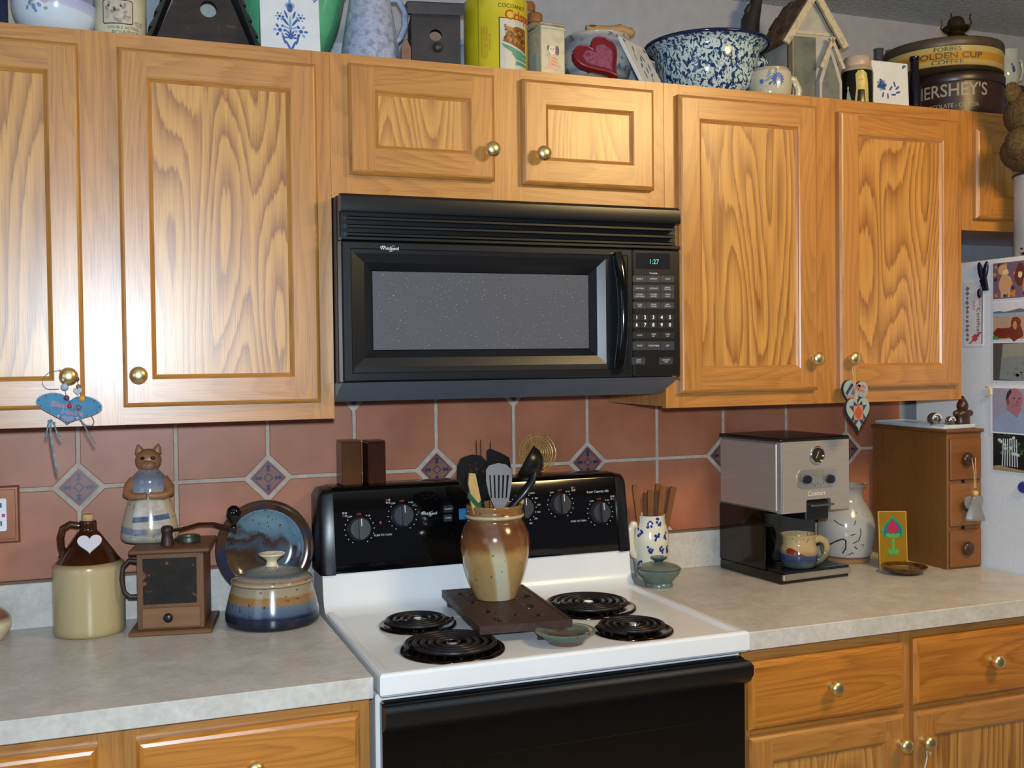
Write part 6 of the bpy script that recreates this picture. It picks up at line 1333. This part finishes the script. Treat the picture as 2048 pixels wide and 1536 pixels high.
# lamp burner on the coffee tin
t = thing('oil_lamp_burner', 'dark brass oil lamp burner with prongs on top of the coffee tin', 'lamp burner', (tx(1912, Y-.075, 60), Y-.075, zf+hf+.0015)); t.scale = (1.15, 1.15, 1.15); LB = M('3d3018', .4, .7, .5, .2)
part('collar', t, G().lathe([(0, 0), (.040, 0), (.039, .004), (.028, .012), (.019, .018), (.018, .024), (0, .024)], 28), LB, ang=50); part('gallery', t, G().lathe([(.018, .024), (.025, .026), (.030, .032), (.029, .036), (.020, .036), (0, .036)], 28), LB, ang=50)
part('dome', t, G().lathe([(.020, .036), (.0195, .044), (.016, .054), (.010, .059), (0, .060)], 24), LB, ang=50)
for q in range(4): a = q*pi/2+.5; part('prong', t, G().tube([(.028*cos(a), .028*sin(a), .032), (.034*cos(a), .034*sin(a), .04), (.030*cos(a), .030*sin(a), .050), (.032*cos(a), .032*sin(a), .060)], .0016, 5), LB, ang=60)
part('wick_wheel', t, G().tube([(-.018, -.008, .022), (-.044, -.016, .020)], .0013, 5).lathe([(0, 0), (.006, 0), (.006, .002), (0, .002)], 12, T=Matrix.Translation((-.044, -.016, .020)) @ Matrix.Rotation(R(90), 4, 'Y')), LB)
# right end: blue-white mug on a dark blue tin, red and white stick
Y = -.11; px = 2012; h0 = tz(px, 168, Y-.04); t = thing('blue_tin', 'dark blue tin under the blue and white mug at the right end', 'tin', (tx(px, Y, 150), Y, ZS)); part('can', t, G().lathe([(0, 0), (.048, 0), (.048, h0-.012), (0, h0-.012)], 32), M('1c2448', .3), ang=40); part('lid', t, G().lathe([(.049, h0-.014), (.050, h0-.002), (0, h0)], 32), M('242c4c', .3), ang=40)
z0_ = ZS+h0+.0005; hm_ = oy(px, 94, Y-.04).z-z0_; t = thing('blue_white_mug', 'white mug with blue flowers on the dark blue tin', 'mug', (tx(px-2, Y, 130), Y, z0_), -10); mp3 = smooth_prof([(.026, 0), (.032, .006), (.038, hm_*.35), (.036, hm_*.7), (.0375, hm_)], 4)
part('body', t, G().lathe(wall_prof(mp3, .003), 36), M('a8aaa4', .12), ang=60); part('handle', t, G().tube([(.036, 0, hm_*.8), (.052, 0, hm_*.78), (.057, 0, hm_*.5), (.05, 0, hm_*.25), (.036, 0, hm_*.2)], .0045, 8), M('a8aaa4', .12), ang=60)
g = G(); f_ = cyl(prof_r(mp3), off=.0007, yaw0=-.6)
for u, v, r_ in ((-.016, .045, .009), (-.008, .038, .007), (-.020, .036, .006), (.022, .05, .006), (.024, .042, .007), (.018, .058, .004), (-.012, .055, .005)): g.wrap(f_, polys=[ell(u, v, r_, r_*.7, 9, u*60)], cuts=1)
part('blue_flowers', t, g, M('3a4a88', .2), smooth=False)
t = thing('candy_cane', 'red and white striped cane leaning by the blue tin', 'ornament', tuple(oy(2020, 196, -.19)-Vector((0, 0, .02)))); pts = [tuple(oy(a, b, -.19)-t.location) for a, b in ((2024, 206), (2014, 182), (2005, 165), (1996, 150), (1989, 143), (1983, 146), (1982, 156))]
part('cane', t, G().tube(pts[:4], .0055, 8), M('b0a898', .3), ang=60); part('red_hook', t, G().tube(pts[3:], .0058, 8), M('6b1c1c', .3), ang=60)

# ------------------------------------------------------------------ on the refrigerator
t = thing('enamel_pot', 'tall white chipped enamel canister with lavender flowers on the fridge', 'canister', (XF+.096, -.432, 1.7125)); rp = .082; hp_ = .205
part('can', t, G().lathe(wall_prof([(rp*.97, 0), (rp, .003), (rp, hp_-.003), (rp*1.02, hp_)], .002), 44), mottle('chipped_enamel', ['a8acb0', 'b3b5b8', 'b0b2b4'], 14, .25), ang=50)
part('rim', t, G().tube([(rp*1.02*cos(2*pi*i/44), rp*1.02*sin(2*pi*i/44), hp_) for i in range(44)], .003, 6, closed=True), M('2a2430', .3), ang=60)
g = G(); f_ = cyl(rp, off=.0006, yaw0=-1.45)
for u, v in ((.0, .14), (.004, .075), (.02, .11), (.03, .15)):
    for q in range(5): g.wrap(f_, polys=[ell(u+.005*cos(q*1.26), v+.006*sin(q*1.26), .004, .003, 7, q)], cuts=1)
part('lavender_flowers', t, g, M('6a62a0', .3), smooth=False)
g = G()
for u, v, r_ in ((-.02, .018, .005), (-.014, .006, .007), (-.005, .004, .006), (-.024, .008, .003)): g.wrap(f_, polys=[blob(u, v, r_, r_*.6, 9, .3)], cuts=1)
part('rust_chips', t, g, M('2c1c18', .6), smooth=False, kind='stuff')
# teddy bear sitting in the pot
FUR = mottle('teddy_fur', ['40331f', '57472f', '685538'], 160, .95, 4, bump=1.0, spec=.1); t = thing('teddy_bear', 'brown plush teddy bear with a gold ribbon sitting in the enamel canister', 'teddy bear', (XF+.022, -.440, 1.7125+hp_+.002))
part('torso', t, G().ball(.070, (0, 0, .052), sc=(1, .95, .74)), FUR, ang=60)
hd = part('head', t, G().ball(.066, (-.004, -.012, .140), sc=(1.05, .95, .92)).ball(.028, (-.006, -.072, .128), sc=(1.1, .9, .85)), FUR, ang=60)
for sx in (-1, 1):
    part('ear', hd, G().ball(.026, (sx*.056-.004, -.006, .190), sc=(1, .5, 1)), FUR, ang=60); part('eye', hd, G().ball(.006, (sx*.024-.006, -.074, .152), n=10, m=6), BLACKG, ang=60)
    part('arm', t, G().tube([(sx*.050, -.02, .080), (sx*.075, -.035, .066), (sx*.084, -.05, .044), (sx*.080, -.062, .032)], [.026, .030, .031, .024], 12), FUR, ang=60)
part('nose', hd, G().ball(.009, (-.006, -.099, .136), sc=(1.2, .7, .8), n=10, m=6), BLACK, ang=60)
GOLD = M('b39a58', .2, .8, .5, .2, 80)
rb_ = part('ribbon', t, G().tube([(.052*cos(2*pi*i/24)-.002, .050*sin(2*pi*i/24)-.006, .088+.004*sin(i)) for i in range(24)], .006, 6, closed=True, flat=1.6), GOLD, ang=60)
for sx in (-1, 1): part('bow_loop', rb_, G().tube([(0, -.058, .086), (sx*.018, -.068, .098), (sx*.036, -.066, .094), (sx*.034, -.064, .080), (sx*.012, -.062, .078)], [.003, .006, .008, .006, .003], 6), GOLD, ang=60)
